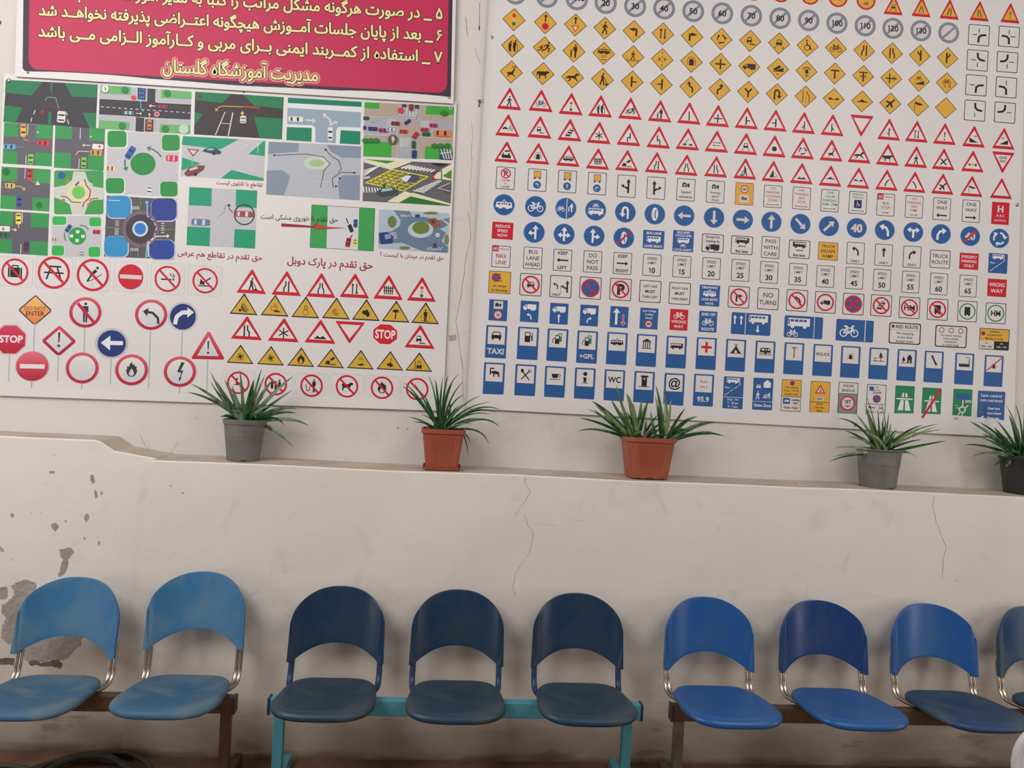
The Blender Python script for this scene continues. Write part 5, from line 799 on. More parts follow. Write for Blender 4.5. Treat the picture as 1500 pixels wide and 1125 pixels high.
# 15, 16 pictures with a red arrow and a circled car
P = Pic(*z3); P.quad((62, 526), (428, 545), (418, 858), (48, 838), col=PG)
for q in (((64, 527), (184, 533), (182, 630), (60, 624)), ((314, 540), (428, 546), (424, 640), (312, 634)), ((52, 738), (176, 744), (172, 845), (48, 838)), ((306, 752), (418, 758), (415, 857), (302, 850))): P.poly(list(q), TEA)
P.car(125, 716, 100, 36, 3, (90, 120, 160), (200, 206, 214)); P.ring(358, 675, 53, 7, (50, 50, 58), 32); P.car(356, 672, 100, 32, 3, (150, 74, 70), (214, 206, 206)); P.arrow([(296, 662), (278, 645), (274, 615)], 4, K, 14); P.stroke([(215, 690), (250, 660), (258, 620)], 2.5, (150, 150, 158)); P.done('picture of two cars, one of them circled')
P = Pic(*z3); P.quad((720, 622), (1058, 642), (1050, 870), (710, 850), col=(206, 206, 210)); P.quad((720, 622), (806, 627), (798, 854), (712, 850), col=(56, 154, 76)); P.quad((974, 636), (1058, 642), (1050, 869), (966, 864), col=(56, 154, 76)); P.stroke([(720, 622), (1058, 642), (1050, 870), (710, 850)], 2.5, (60, 70, 60), True)
P.car(928, 748, 44, 22, 68, (36, 34, 36)); P.stroke([(915, 722), (904, 694)], 6, K); P.car(954, 722, 44, 22, 92, (40, 84, 150)); P.car(915, 824, 50, 26, 102, (160, 40, 50)); P.stroke([(926, 800), (936, 784)], 7, (170, 40, 50)); P.car(952, 822, 34, 20, 92, (214, 206, 60)); P.done('picture of parallel parking between green strips')
P = Pic(*z3); P.n = 24; P.poly([(557, 721), (730, 735), (732, 722), (800, 740), (908, 746), (800, 752), (735, 752), (733, 745), (556, 739)], (150, 34, 48)); P.poly([(735, 726), (800, 741), (880, 746), (800, 750), (738, 748)], (200, 50, 56)); o = P.build('red_arrow', PLs, 'long red arrow pointing at a black car'); put(o, PLs)
DRD = (150, 36, 50)
cap('تقاطع با تابلوی ایست', 332, 508, 250, 20, DRD, *z3); cap('حق تقدم در تقاطع هم عرض', 228, 892, 455, 28, DRD, *z3); cap('حق تقدم در پارک دوبل', 818, 932, 460, 38, DRD, *z3, bold=.02); cap('حق تقدم در میدان با کیست ؟', 1257, 897, 345, 20, DRD, *z3)
I_ = Ink(YP, 260 + 653*.27333, 130 + 692*.27333, .27333, (1, .045), (.03, -1)); I_.n = 30; I_.text(farsi('حق تقدم با خوروی مشکی است'), 0, 0, 415, 26, (36, 32, 36), .012, fit=False); put(I_.build('caption', PLs), PLs)
# signs of the left poster
def psign(px, py, hw, hh, kd, els, label=None, v=(.04, -1), s=.056): put(sign(PLs, NM[kd], px, py, hw, hh, kd, els, label or lab(kd, els), (1, s), v, 1), PLs)
for fx, fy, fw, fh, cx_, cy_, r, ic in ((100, 125, 113, 95, 97, 120, 88, 'suitcase'), (350, 130, 118, 103, 348, 133, 105, 'picnic table'), (598, 145, 115, 105, 600, 145, 105, 'diver'), (845, 157, 108, 97, 845, 157, 82, ''), (1085, 170, 110, 100, 1083, 168, 85, 'cigarette'), (1323, 182, 112, 97, 1326, 180, 83, 'hand in trap')):
    d = lambda v_: v_ / fw
    rr = d(r); ox_ = d(cx_ - fx)
    els = [('c', ox_, 0, rr, 'r'), ('r', ox_ - rr*.85, -rr*.16, ox_ + rr*.85, rr*.16, 'w')] if not ic else [i(ic, ox_, 0, rr*.72), ('ban', ox_, 0, rr*.92, rr*.16)]
    psign(fx*.22667, 370 + fy*.22667, fw*.22667, fh*.22667, 'F', els, 'no entry sign in a thin grey frame' if not ic else 'prohibition sign with a struck out ' + ic)
for n_, (x, y, ic) in enumerate(((125, 775, 'seated person'), (360, 783, 'group of people'), (585, 793, 'litter'), (807, 797, 'dog'), (1027, 806, 'flames'), (1248, 815, ''))):
    psign(320 + x*.2333, 380 + y*.2333, 105*.2333, 76*.2333, 'F', [i(ic, 0, 0, .46), ('ban', 0, 0, .62, .12)] if ic else [('ban', 0, 0, .62, .12)], 'prohibition sign, ' + (ic or 'empty') + ' struck out')
def T5(x, y, w, h, kd, els): psign(320 + x*.23333, 380 + y*.23333, w*.23333, h*.23333, kd, els)
for (x, y), ic in zip(((209, 138), (428, 150), (645, 162), (856, 165), (1068, 175)), ('worker digging', 'road narrows left', 'road narrows', 'two way traffic', 'level crossing gate')): T5(x, y, 92, 73, 'T', [i(ic)])
T5(1277, 187, 90, 73, 'T', [('lights', 0, -.18, .12, [(0, .27), (0, 0), (0, -.27)])])
for (x, y), ic in zip(((160, 278), (355, 287), (548, 298), (740, 305), (928, 315), (1115, 325), (1300, 335)), ('explosion', 'hot surface', 'snowman', 'swirl', 'dog head', 'splitting tool', 'radiation person')): T5(x, y, 88, 68, 'H', [i(ic)])
for (x, y), ic in zip(((178, 430), (410, 443), (640, 453)), ('-road narrows left', 'snowflake', 'uneven road')): T5(x, y, 97, 70, 'T', [i(ic)])
T5(825, 458, 92, 65, 'I', []); T5(1265, 485, 94, 70, 'T', [i('car on soft shoulder')])
for (x, y), ic in zip(((138, 593), (329, 602), (519, 611), (706, 619), (893, 627), (1078, 634), (1260, 642)), ('sun burst', 'sun burst', 'flames', 'quayside', 'chemicals', 'load', 'forklift')): T5(x, y, 85, 60, 'H', [i(ic)])
def octa(I, r, ry, col): I.poly([(r*math.cos(R(22.5+45*k))*1.08, ry*math.sin(R(22.5+45*k))*1.08) for k in range(8)], col)
I_ = Ink(YP, 320 + 1047*.2333, 380 + 470*.2333, .2333, (1, .056), (.04, -1)); I_.n = 1; octa(I_, 75, 62, (200, 34, 46)); I_.text('STOP', 0, 0, 126, 52, (228, 220, 220), .03); put(I_.build('stop_sign', PLs, 'red octagonal STOP sign without a post'), PLs)
# signs on posts
sx = .22667
def post(name, x, y, yb, fn, label, r=100):
    I = Ink(YP, x*sx, 370 + y*sx, sx, (1, .02), (.035, -1)); I.n = 1 if r < 101 else 12
    if yb: I.stroke([(0, -r*.8), (0, y - yb)], 8, (170, 172, 176))
    fn(I); put(I.build(name, PLs, label), PLs)
W2 = ((222, 218, 218), (196, 200, 206)); R2 = ((208, 88, 106), (178, 24, 50))
def ringed(I, r=104): I.disc(0, 0, r+3, (196, 176, 178), r*.94+3, 32); I.disc(0, 0, r, R2, r*.94, 32); I.disc(0, 0, r*.80, W2, r*.76, 32)
def f1(I): I.poly([(0, 98), (12, 90), (104, 8), (104, -8), (12, -90), (-12, -90), (-104, -8), (-104, 8), (-12, 90)], (96, 66, 60)); I.poly([(0, 90), (98, 0), (0, -90), (-98, 0)], ((234, 190, 110), (224, 120, 70))); I.text('DO NOT', 0, 12, 140, 24, (120, 60, 40), .01); I.text('ENTER', 0, -20, 120, 28, (90, 40, 34), .02)
def f2(I): ringed(I); I.icon('standing person', 0, 0, 70, (60, 56, 70), WH); I.stroke([(-52, 58), (62, -68)], 20, (190, 34, 66))
def f3(I): ringed(I); I.arrow([(48, -58), (44, -20), (10, 12), (-55, 22)], 16, (50, 48, 54), 34)
def f4(I): I.disc(0, 0, 98, (190, 192, 198), 97, 32); I.disc(0, 0, 84, (36, 54, 112), 84, 32); I.arrow([(-50, -50), (-40, 0), (-5, 28), (70, 30)], 26, (220, 222, 226), 42)
def f5(I): octa(I, 106, 98, (196, 180, 182)); octa(I, 98, 90, ((206, 60, 96), (176, 26, 42))); I.text('STOP', 6, 4, 150, 44, (226, 218, 220), .035)
def f6(I): I.poly([(0, 100), (14, 90), (106, 8), (106, -8), (14, -90), (-14, -90), (-106, -8), (-106, 8), (-14, 90)], ((206, 70, 96), (150, 24, 56))); I.poly([(0, 76), (84, 0), (0, -76), (-84, 0)], W2); I.icon('exclamation mark', 0, 6, 66, (60, 60, 70), WH)
def f7(I): I.disc(0, 0, 108, (180, 184, 192), 99, 32); I.disc(0, 0, 92, (36, 56, 116), 86, 32); I.arrow([(72, 4), (-70, 4)], 26, (224, 226, 230), 60)
def f8(I): I.poly([(-100, -88), (-106, -78), (-8, 90), (8, 90), (106, -78), (100, -88)], ((210, 90, 110), (186, 26, 50))); I.poly([(-70, -66), (70, -66), (0, 58)], W2); I.icon('exclamation mark', 0, -14, 56, (60, 60, 66), WH)
def f9(I): I.disc(0, 0, 110, (200, 160, 166), 99, 32); I.disc(0, 0, 104, ((222, 110, 130), (170, 28, 50)), 94, 32); I.poly([(-80, -14), (80, -14), (80, 14), (-80, 14)], (226, 218, 220))
def f10(I): ringed(I, 106)
def f11(I): ringed(I, 106); I.icon('flames', 0, 0, 62, (54, 54, 60), (200, 200, 204))
def f12(I): ringed(I, 104); I.icon('lightning', 0, 0, 74, (54, 54, 60), WH)
for nm, x, y, yb, fn, lb, r in (('diamond_sign', 227, 373, 640, f1, 'orange diamond sign reading DO NOT ENTER on a post', 100), ('round_sign', 552, 387, 650, f2, 'round sign with a struck out standing man', 100), ('round_sign', 977, 402, 895, f3, 'round red ringed sign with a black arrow bending left', 100), ('round_sign', 1182, 415, 675, f4, 'round dark blue sign with a white arrow bending right', 100),
    ('stop_sign', 65, 562, 875, f5, 'red octagonal STOP sign on a post', 99), ('diamond_sign', 381, 572, 885, f6, 'red edged diamond sign with an exclamation mark', 100), ('round_sign', 722, 588, 895, f7, 'round dark blue sign with a white arrow pointing left', 100), ('triangle_sign', 1346, 602, 915, f8, 'triangle sign with an exclamation mark on a post', 100),
    ('round_sign', 209, 735, 880, f9, 'round red no entry sign on a post', 102), ('round_sign', 532, 746, 888, f10, 'empty round red ringed sign on a post', 102), ('round_sign', 851, 758, 0, f11, 'round red ringed sign with flames', 102), ('round_sign', 1163, 770, 910, f12, 'round red ringed sign with a lightning arrow', 102)): post(nm, x, y, yb, fn, lb, r)
for q in ((13, 118), (357, 133), (661, 158)): screw(PLs, *q, .0075)
# red notice banner
YB = YP - .010
BN = sheet('notice_banner', [(30, -150), (671, -120), (664, 152), (22, 112)], 'pink red banner with dark border and rows of cream Farsi lettering', YB, M_SHEET, 0, .002)
YPs = YP
def bink(cx, cy, k=1, sl=.063, n=1): I = Ink(YB, cx, cy, k, (1, sl), (.02, -1)); I.n = n; return I
I_ = Ink(YB, 0, 0, 1, (1, 0), (0, 1)); I_.n = 1
I_.poly([(36, -150), (665, -112), (660.5, 145), (38, 106), (33, 100)], (62, 46, 62))
pp = [(45, -140), (659, -105)]
for cx_, cy_, a0 in ((641, 122, 0), (57, 88, 90)):
    pp += [(cx_ + (14 if a0 == 0 else 15) * math.cos(R(a0 + 15*k)), cy_ + 14 * math.sin(R(a0 + 15*k))) for k in range(7)]
I_.poly(pp, (186, 44, 82)); o = I_.build('printed_ground', BN, 'pink ground with a dark rounded border'); put(o, BN)
def bline(t, xr, yr, xl, yl, h, halo=False, n=4):
    cx_, cy_ = (xr + xl) / 2, (yr + yl) / 2; I = bink(cx_, cy_, 1, (yr - yl) / (xr - xl), n); I.step = .00003; w = xr - xl; t = farsi(t)
    for rad, col in (((3.6, (232, 150, 140)),) if halo else ()) + ((1.7, (62, 34, 28)),):
        for q in range(10): I.text(t, rad * math.cos(.63 * q), rad * math.sin(.63 * q), w, h, col, .02, fit=False)
    I.n += 1
    for q in range(6): I.text(t, .55 * math.cos(1.05 * q), .55 * math.sin(1.05 * q), w, h, (228, 218, 156), .02, fit=False)
    o = I.build('lettering', BN, 'cream Farsi lettering with a dark outline'); put(o, BN)
bline('۵ _ در صورت هرگونه مشکل مراتب را کتبا به مدیر آموزشگاه اعلام نمایید', 649, 20, 60, -17, 16)
bline('۶ _ بعد از پایان جلسات آمــوزش هیچگونه اعتــراضی پذیرفته نخواهــد شد', 648, 52, 57, 14, 16)
bline('۷ _ استفاده از کمــربند ایمنی بــرای مربی و کــارآموز الــزامی مــی باشد', 648, 84, 56, 45, 16)
bline('مدیریت آموزشگاه گلستان', 467, 110, 238, 96, 19, True)
_yp = YP; YP = YB
for q in ((41, 106), (658, 143)): screw(BN, *q, .005)
YP = _yp
# ---------------------------------------------------------------- potted plants on the ledge
def leaf_mat(name, a, b):
    m = bpy.data.materials.new(name); N, L, B = nt(m); t = N.new('ShaderNodeTexCoord')
    mp = N.new('ShaderNodeMapping'); mp.inputs['Scale'].default_value = (30, 30, 6); L.new(t.outputs['Object'], mp.inputs[0])
    n = N.new('ShaderNodeTexNoise'); n.inputs['Scale'].default_value = 1.5; L.new(mp.outputs[0], n.inputs['Vector'])
    r = N.new('ShaderNodeValToRGB'); r.color_ramp.elements[0].position = .35; r.color_ramp.elements[1].position = .68
    r.color_ramp.elements[0].color = (*lin(a), 1); r.color_ramp.elements[1].color = (*lin(b), 1); L.new(n.outputs[0], r.inputs[0]); L.new(r.outputs[0], B.inputs['Base Color'])
    B.inputs['Roughness'].default_value = .38; B.inputs['Specular IOR Level'].default_value = .5; return m
M_L1 = leaf_mat('grey_green_leaf', (50, 80, 50), (118, 140, 104)); M_L2 = leaf_mat('green_leaf', (22, 66, 34), (62, 112, 58)); M_L3 = leaf_mat('pale_leaf', (96, 124, 72), (150, 160, 118))
M_SOIL = mat('dark_soil', (.03, .022, .016), .95, bump=1, bscale=90)
M_PG = mat('grey_pot_plastic', lin((112, 110, 108)), .55, var=.18, scale=14, bump=.05)
M_PB = mat('brown_pot_plastic', lin((160, 82, 60)), .45, var=.08, scale=10)
M_PK = mat('black_pot_plastic', lin((44, 46, 48)), .4, var=.15, scale=10)
def bez(a, b, c, t): return a * (1-t)**2 + b * 2*t*(1-t) + c * t*t
def leaf(root, base, mid, tip, w, m, curl=0):
    n = 11; v = []; f = []; mid = mid * 2 - (base + tip) / 2 if False else mid
    view = Vector((0, -1, 0)); org = root.location
    for k in range(n):
        t = k / (n - 1); p = bez(base, mid, tip, t); d = (bez(base, mid, tip, min(1, t+.02)) - bez(base, mid, tip, max(0, t-.02))).normalized()
        side = d.cross(view); side = side.normalized() if side.length > .05 else Vector((1, 0, 0))
        side = (side * math.cos(curl) + view * math.sin(curl)).normalized(); nr = side.cross(d).normalized()
        ww = w * (.55 + .45 * min(1, t * 4)) * (1 - t**2.2) ** .8 + .0006
        v += [p - side * ww - org, p + nr * ww * .35 - org, p + side * ww - org]
    for k in range(n - 1):
        a = 3 * k; f += [(a, a+1, a+4, a+3), (a+1, a+2, a+5, a+4)]
    mesh_obj('leaf', v, f, m, root, True)
def put_pot(root, bm, name, m, smooth=False):
    o = bm_obj(name, bm, m, root, smooth); return o
def round_pot(root, r0, r1, h, m, ribs=0, rim=.022):
    bm = bmesh.new(); n = 40; prof = [(r0*.0, .004), (r0*.96, .004), (r0, 0), (r0*1.01, .006), (r1*.955, h - rim), (r1, h - rim + .001), (r1*1.02, h - .003), (r1*1.01, h), (r1*.95, h), (r1*.93, h - rim), (r1*.9, h*.6)]
    rings = []
    for r, z in prof:
        rings.append([bm.verts.new((r * (1 + (.006 if ribs and k % 2 else 0)) * math.cos(2*math.pi*k/n), r * (1 + (.006 if ribs and k % 2 else 0)) * math.sin(2*math.pi*k/n), z)) for k in range(n)])
    for a, b in zip(rings, rings[1:]):
        for k in range(n): bm.faces.new((a[k], a[(k+1) % n], b[(k+1) % n], b[k]))
    bm.faces.new(rings[0])
    o = bm_obj('pot', bm, m, root)
    bm = bmesh.new()
    for q in range(3):
        a = R(-75 + q * 120); box(bm, (r0*.97*math.cos(a), r0*.97*math.sin(a), .0035), (.012, .022, .006), Matrix.Rotation(a, 3, 'Z'))
    bm_obj('drain_notch', bm, M_HOLE, root)
    bm = bmesh.new(); bmesh.ops.create_circle(bm, cap_ends=True, radius=r1*.93, segments=28, matrix=Matrix.Translation((0, 0, h - .02))); bm_obj('soil', bm, M_SOIL, root)
def square_pot(root, wx0, wx1, wy0, wy1, h, m, cham=.18, saucer=False):
    def ring(bm, hx, hy, z, c=cham):
        P = []; cx, cy = hx * c, hy * c
        for a, b in ((hx - cx, -hy), (hx, -hy + cy), (hx, hy - cy), (hx - cx, hy), (-hx + cx, hy), (-hx, hy - cy), (-hx, -hy + cy), (-hx + cx, -hy)): P.append(bm.verts.new((a, b, z)))
        return P
    bm = bmesh.new(); z0 = .008 if saucer else 0
    L_ = [ring(bm, wx0*.97, wy0*.97, z0 + .004), ring(bm, wx0, wy0, z0), ring(bm, wx1*.95, wy1*.95, h - .022), ring(bm, wx1*1.02, wy1*1.02, h - .020), ring(bm, wx1*1.03, wy1*1.03, h), ring(bm, wx1*.96, wy1*.96, h), ring(bm, wx1*.93, wy1*.93, h - .03)]
    for a, b in zip(L_, L_[1:]):
        for k in range(8): bm.faces.new((a[k], a[(k+1) % 8], b[(k+1) % 8], b[k]))
    bm.faces.new(L_[0]); bm.faces.new(L_[-1]); bm_obj('pot', bm, m, root)
    for s in (-1, 1):
        bm = bmesh.new()                                   # ribbed panel on the front and on the back
        cs = [bm.verts.new((x_, s * (y_ + .0006), z_)) for x_, y_, z_ in ((-wx0*.53, wy0, z0+.018), (wx0*.53, wy0, z0+.018), (wx1*.5, wy1*.952, h-.033), (-wx1*.5, wy1*.952, h-.033))]; bm.faces.new(cs)
        for k in range(13):
            u = (k - 6) / 6 * .50; p0 = Vector((wx0*u, s*wy0*1.0, z0 + .02)); p1 = Vector((wx1*.95*u, s*wy1*.952, h - .034))
            tube(bm, [p0, p1], .0022, 6)
        o = bm_obj('ribbed_panel', bm, m, root); o['kind'] = 'stuff'
    bm = bmesh.new()
    for s in (-1, 0, 1): box(bm, (s * wx0 * .62, -wy0, z0 + .003), (wx0 * (.34 if s == 0 else .16), .006, .007))
    bm_obj('drain_notch', bm, M_HOLE, root)
    bm = bmesh.new(); ring_ = ring(bm, wx1*.93, wy1*.93, h - .018); bm.faces.new(ring_); bm_obj('soil', bm, M_SOIL, root)
    if saucer:
        bm = bmesh.new(); L_ = [ring(bm, wx0*1.12, wy0*1.12, .0), ring(bm, wx0*1.2, wy0*1.2, .014), ring(bm, wx0*1.16, wy0*1.16, .014), ring(bm, wx0*1.08, wy0*1.08, .005)]
        for a, b in zip(L_, L_[1:]):
            for k in range(8): bm.faces.new((a[k], a[(k+1) % 8], b[(k+1) % 8], b[k]))
        bm.faces.new(L_[0]); bm.faces.new(L_[-1]); bm_obj('saucer', bm, m, root)
def plant(label, px, py, Yc, pot, tips, ox, oy, s, base, mats, seed, extra=14, wl=.008, rot=0.0, spread=.04, top=.19):
    b = at(px, py, Yc); zl = ZL + .004
    root = empty('potted_plant', (b.x, Yc, zl), label, 'plant', None)
    pot(root)
    rnd = random.Random(seed); P = lambda q, Y: at(ox + q[0]*s, oy + q[1]*s, Y)
    for tp in tips:
        (tx, ty), (mx, my) = tp[0], tp[1]; w = (tp[2] if len(tp) > 2 else 1) * wl
        bb = tp[3] if len(tp) > 3 else base
        yt = Yc + rnd.uniform(-.13, .05); yb = Yc + rnd.uniform(-.03, .03)
        yt = min(yt, YU - .03); bp = P((bb[0] + rnd.uniform(-22, 22) * .2 / s * .5, bb[1] + 4), yb); bp.z = zl + top - .025
        mm = P((mx, my), (yt + yb) / 2 - .01); tt = P((tx, ty), yt)
        mm = mm * 1.35 - (bp + tt) * .175                  # the traced point lies on the leaf, not at its control point
        leaf(root, bp, mm, tt, w * rnd.uniform(.85, 1.15), rnd.choice(mats), rnd.uniform(-.5, .5))
    for k in range(extra):
        a = rnd.uniform(-1.25, 1.25); l = rnd.uniform(.07, .17); bx = b.x + (P(base, Yc).x - b.x) + rnd.uniform(-spread, spread)
        yb = Yc + rnd.uniform(-.03, .03); yt = min(YU - .03, yb + rnd.uniform(-.09, .06)); p0 = Vector((bx, yb, zl + top - .025))
        p2 = p0 + Vector((math.sin(a) * l, yt - yb, math.cos(a) * l)); p1 = (p0 + p2) / 2 + Vector((-math.sin(a) * .02, 0, .03))
        leaf(root, p0, p1, p2, wl * rnd.uniform(.8, 1.2), rnd.choice(mats), rnd.uniform(-.6, .6))
    return root
YC = .125
t1 = [((45,140),(170,170)),((60,100),(180,165)),((150,45),(225,190),1.2),((285,35),(300,170),1.2),((385,30),(350,150),1.1),((530,65),(430,150),1.3),((440,80),(380,150)),((525,130),(430,195)),((545,215),(450,208)),((600,292),(500,250)),((530,390),(450,310),1.1,(385,275)),((490,290),(430,240)),((180,90),(235,190),1.3),((215,80),(270,200),1.2),((350,80),(330,170),1.4),((150,90),(230,210)),((540,235),(450,225)),((400,60),(350,180)),((250,110),(280,210),1.4),((345,215),(320,240),1.2),((360,260),(345,225))]
t2 = [((1150,65),(1185,160)),((1035,95),(1110,160)),((1060,130),(1125,190)),((1290,55),(1225,130)),((1310,90),(1240,170)),((1385,155),(1280,210)),((1480,220),(1350,195)),((1425,185),(1300,215)),((1475,300),(1390,240)),((1425,375),(1370,290)),((1345,385),(1320,320),.8,(1280,300)),((1330,430),(1320,340),.6,(1290,300)),((1310,150),(1240,200)),((1240,60),(1215,150)),((1085,100),(1140,190)),((1030,110),(1110,175)),((1460,230),(1340,210)),((1470,290),(1340,240)),((1430,240),(1320,230)),((1180,80),(1195,180),1.3),((1215,70),(1200,180),1.2),((1260,90),(1220,200)),((1130,150),(1160,220),1.2)]
t3 = [((220,165),(380,270),1.3),((185,235),(370,320)),((115,315),(330,360),1.1),((105,430),(290,395)),((435,20),(500,260),1),((385,140),(470,290),1.3),((525,95),(590,260),1.8),((590,180),(600,330),1.6),((660,150),(640,330),1.4),((720,130),(680,300)),((690,190),(650,360),1.4),((250,200),(430,350),1.3),((240,240),(400,370)),((560,330),(590,430),1.6),((480,260),(540,400),1.6),((330,240),(470,400),1.2),
      ((780,20),(830,200),1,(850,545)),((850,80),(890,260),1,(850,545)),((915,150),(900,330),1.4,(850,545)),((1045,225),(940,370),1.2,(860,545)),((1150,300),(1010,350),1.1,(870,545)),((1330,350),(1100,375),1.5,(880,545)),((1390,475),(1160,425),1.1,(880,545)),((1250,460),(1060,450),1.1,(880,550)),((780,120),(820,320),1.3,(840,545)),((800,200),(830,380),1.8,(840,545)),((860,170),(870,380),1.6,(850,545)),((740,250),(760,420),1.2,(800,545)),((1110,430),(980,400),1.2,(870,550)),((1080,310),(960,400),1.3,(860,545)),((1300,440),(1120,430),.9,(880,545)),((700,330),(690,450),1.2,(700,540))]
t4 = [((345,95),(400,270),.9),((450,145),(500,320),.8),((140,265),(300,300)),((265,230),(360,340),1.2),((190,355),(310,400)),((210,400),(320,410),1),((115,480),(270,465)),((75,580),(240,520),1.2),((100,550),(250,505)),((390,605),(345,540),1.2,(400,520)),((875,305),(640,360),1.2),((900,345),(660,385),1),((930,428),(700,470),1.2),((750,420),(620,440)),((715,555),(640,495),1,(520,525)),((760,312),(600,370),1.1),((330,150),(400,320),1),((510,220),(490,400)),((340,170),(380,340),1.2),((430,200),(440,380),1.6),((470,250),(460,400),1.4),((380,260),(420,400),1.8),((560,370),(520,440),1.2),((430,350),(440,450),1.8),((860,325),(640,400),.8)]
t5 = [((1100,285),(1270,380),1.2),((1060,460),(1230,455)),((1120,550),(1240,495),.9),((1190,375),(1310,430)),((1170,290),(1330,390),1.1),((1435,160),(1490,320)),((1370,170),(1450,320),1.2),((1280,610),(1370,550),1.2,(1420,520)),((1365,620),(1420,560),1.4,(1440,520)),((1200,410),(1320,455)),((1600,180),(1560,330),1.2),((1760,290),(1640,370),1.2),((1720,460),(1620,440)),((1690,560),(1600,500)),((1300,280),(1400,400),1.6),((1230,520),(1340,500)),((1390,240),(1450,390),1.8),((1500,150),(1510,330),1.3),((1650,230),(1560,380)),((1280,330),(1370,430),1.4),((1450,330),(1470,430),1.8)]
plant('grey green spiky plant in a round grey pot, leftmost on the ledge', 356, 676, YC, lambda r: round_pot(r, .073, .097, .19, M_PG, 1), t1, 260, 530, .32, (310, 278), (M_L1, M_L1, M_L2), 1, 14, .0088)
plant('thin leaved green plant in a square reddish brown pot on a saucer', 647, 686, YC, lambda r: square_pot(r, .075, .100, .075, .095, .19, M_PB, .12, True), t2, 260, 530, .32, (1205, 305), (M_L2,), 2, 18, .0050)
plant('wide double green plant in the broad reddish brown ribbed pot without a saucer', 946, 700, YC, lambda r: square_pot(r, .093, .122, .075, .095, .195, M_PB, .3), t3, 830, 560, 1/6, (620, 530), (M_L2, M_L2, M_L2, M_L3), 3, 12, .0080)
plant('green spiky plant in a weathered grey round pot right of the brown pots', 1285, 719, YC, lambda r: round_pot(r, .083, .108, .19, M_PG, 1, .008), t4, 1200, 560, .2, (460, 520), (M_L2, M_L2, M_L3), 4, 14, .0066)
plant('green plant in a black pot cut off by the right edge of the photo', 1503, 718, YC, lambda r: round_pot(r, .098, .128, .19, M_PK, 0), t5, 1200, 560, .2, (1480, 520), (M_L2, M_L2, M_L1), 5, 14, .0080)
# ---------------------------------------------------------------- benches
def plastic(name, col, dust, amt, rough=.38):
    m = bpy.data.materials.new(name); N, L, B = nt(m); t = N.new('ShaderNodeTexCoord')
    n = N.new('ShaderNodeTexNoise'); n.inputs['Scale'].default_value = 5.5; n.inputs['Detail'].default_value = 7; n.inputs['Distortion'].default_value = .5; L.new(t.outputs['Object'], n.inputs['Vector'])
    r = N.new('ShaderNodeValToRGB'); r.color_ramp.elements[0].position = .42; r.color_ramp.elements[1].position = .75; r.color_ramp.elements[0].color = (0, 0, 0, 1); r.color_ramp.elements[1].color = (amt, amt, amt, 1); L.new(n.outputs[0], r.inputs[0])
    x = N.new('ShaderNodeMix'); x.data_type = 'RGBA'; L.new(r.outputs[0], x.inputs[0]); x.inputs[6].default_value = (*col, 1); x.inputs[7].default_value = (*dust, 1); L.new(x.outputs[2], B.inputs['Base Color'])
    rr = N.new('ShaderNodeMapRange'); rr.inputs[3].default_value = rough; rr.inputs[4].default_value = rough + .3; L.new(r.outputs[0], rr.inputs[0]); L.new(rr.outputs[0], B.inputs['Roughness'])
    n2 = N.new('ShaderNodeTexNoise'); n2.inputs['Scale'].default_value = 220; L.new(t.outputs['Object'], n2.inputs['Vector']); b = N.new('ShaderNodeBump'); b.inputs['Strength'].default_value = .12; b.inputs['Distance'].default_value = .002; L.new(n2.outputs[0], b.inputs['Height']); L.new(b.outputs[0], B.inputs['Normal'])
    return m
M_B1 = plastic('worn_light_blue_plastic', lin((52, 114, 160)), lin((104, 134, 146)), .75, .5)
M_B1b = plastic('worn_dull_blue_plastic', lin((50, 96, 128)), lin((112, 126, 130)), .9, .55)
M_B2 = plastic('dark_navy_plastic', lin((20, 54, 84)), lin((58, 66, 68)), .5, .27)
M_B2s = plastic('dark_navy_dusty_plastic', lin((26, 58, 82)), lin((74, 78, 72)), .85, .42)
M_B3 = plastic('bright_blue_plastic', lin((24, 88, 156)), lin((66, 98, 124)), .45, .34)
M_B4 = plastic('deep_blue_plastic', lin((16, 58, 116)), lin((50, 76, 96)), .5, .32)
M_B5 = plastic('deep_blue_dusty_plastic', lin((20, 62, 104)), lin((84, 98, 90)), .8, .42)
M_CHROME = mat('chrome_tube', (.50, .44, .37), .27, 1, var=.12, scale=40)
M_TEAL = mat('teal_paint', lin((80, 152, 170)), .45, var=.08, scale=12)
M_NAVY = mat('navy_painted_tube', lin((22, 58, 92)), .4)
M_BRONZE = mat('brown_painted_steel', lin((104, 78, 60)), .45, .4, var=.25, scale=20)
M_GREYST = mat('grey_steel', lin((120, 112, 104)), .5, .5, var=.2, scale=20)
M_CAP = mat('dark_end_cap', lin((54, 50, 48)), .5)
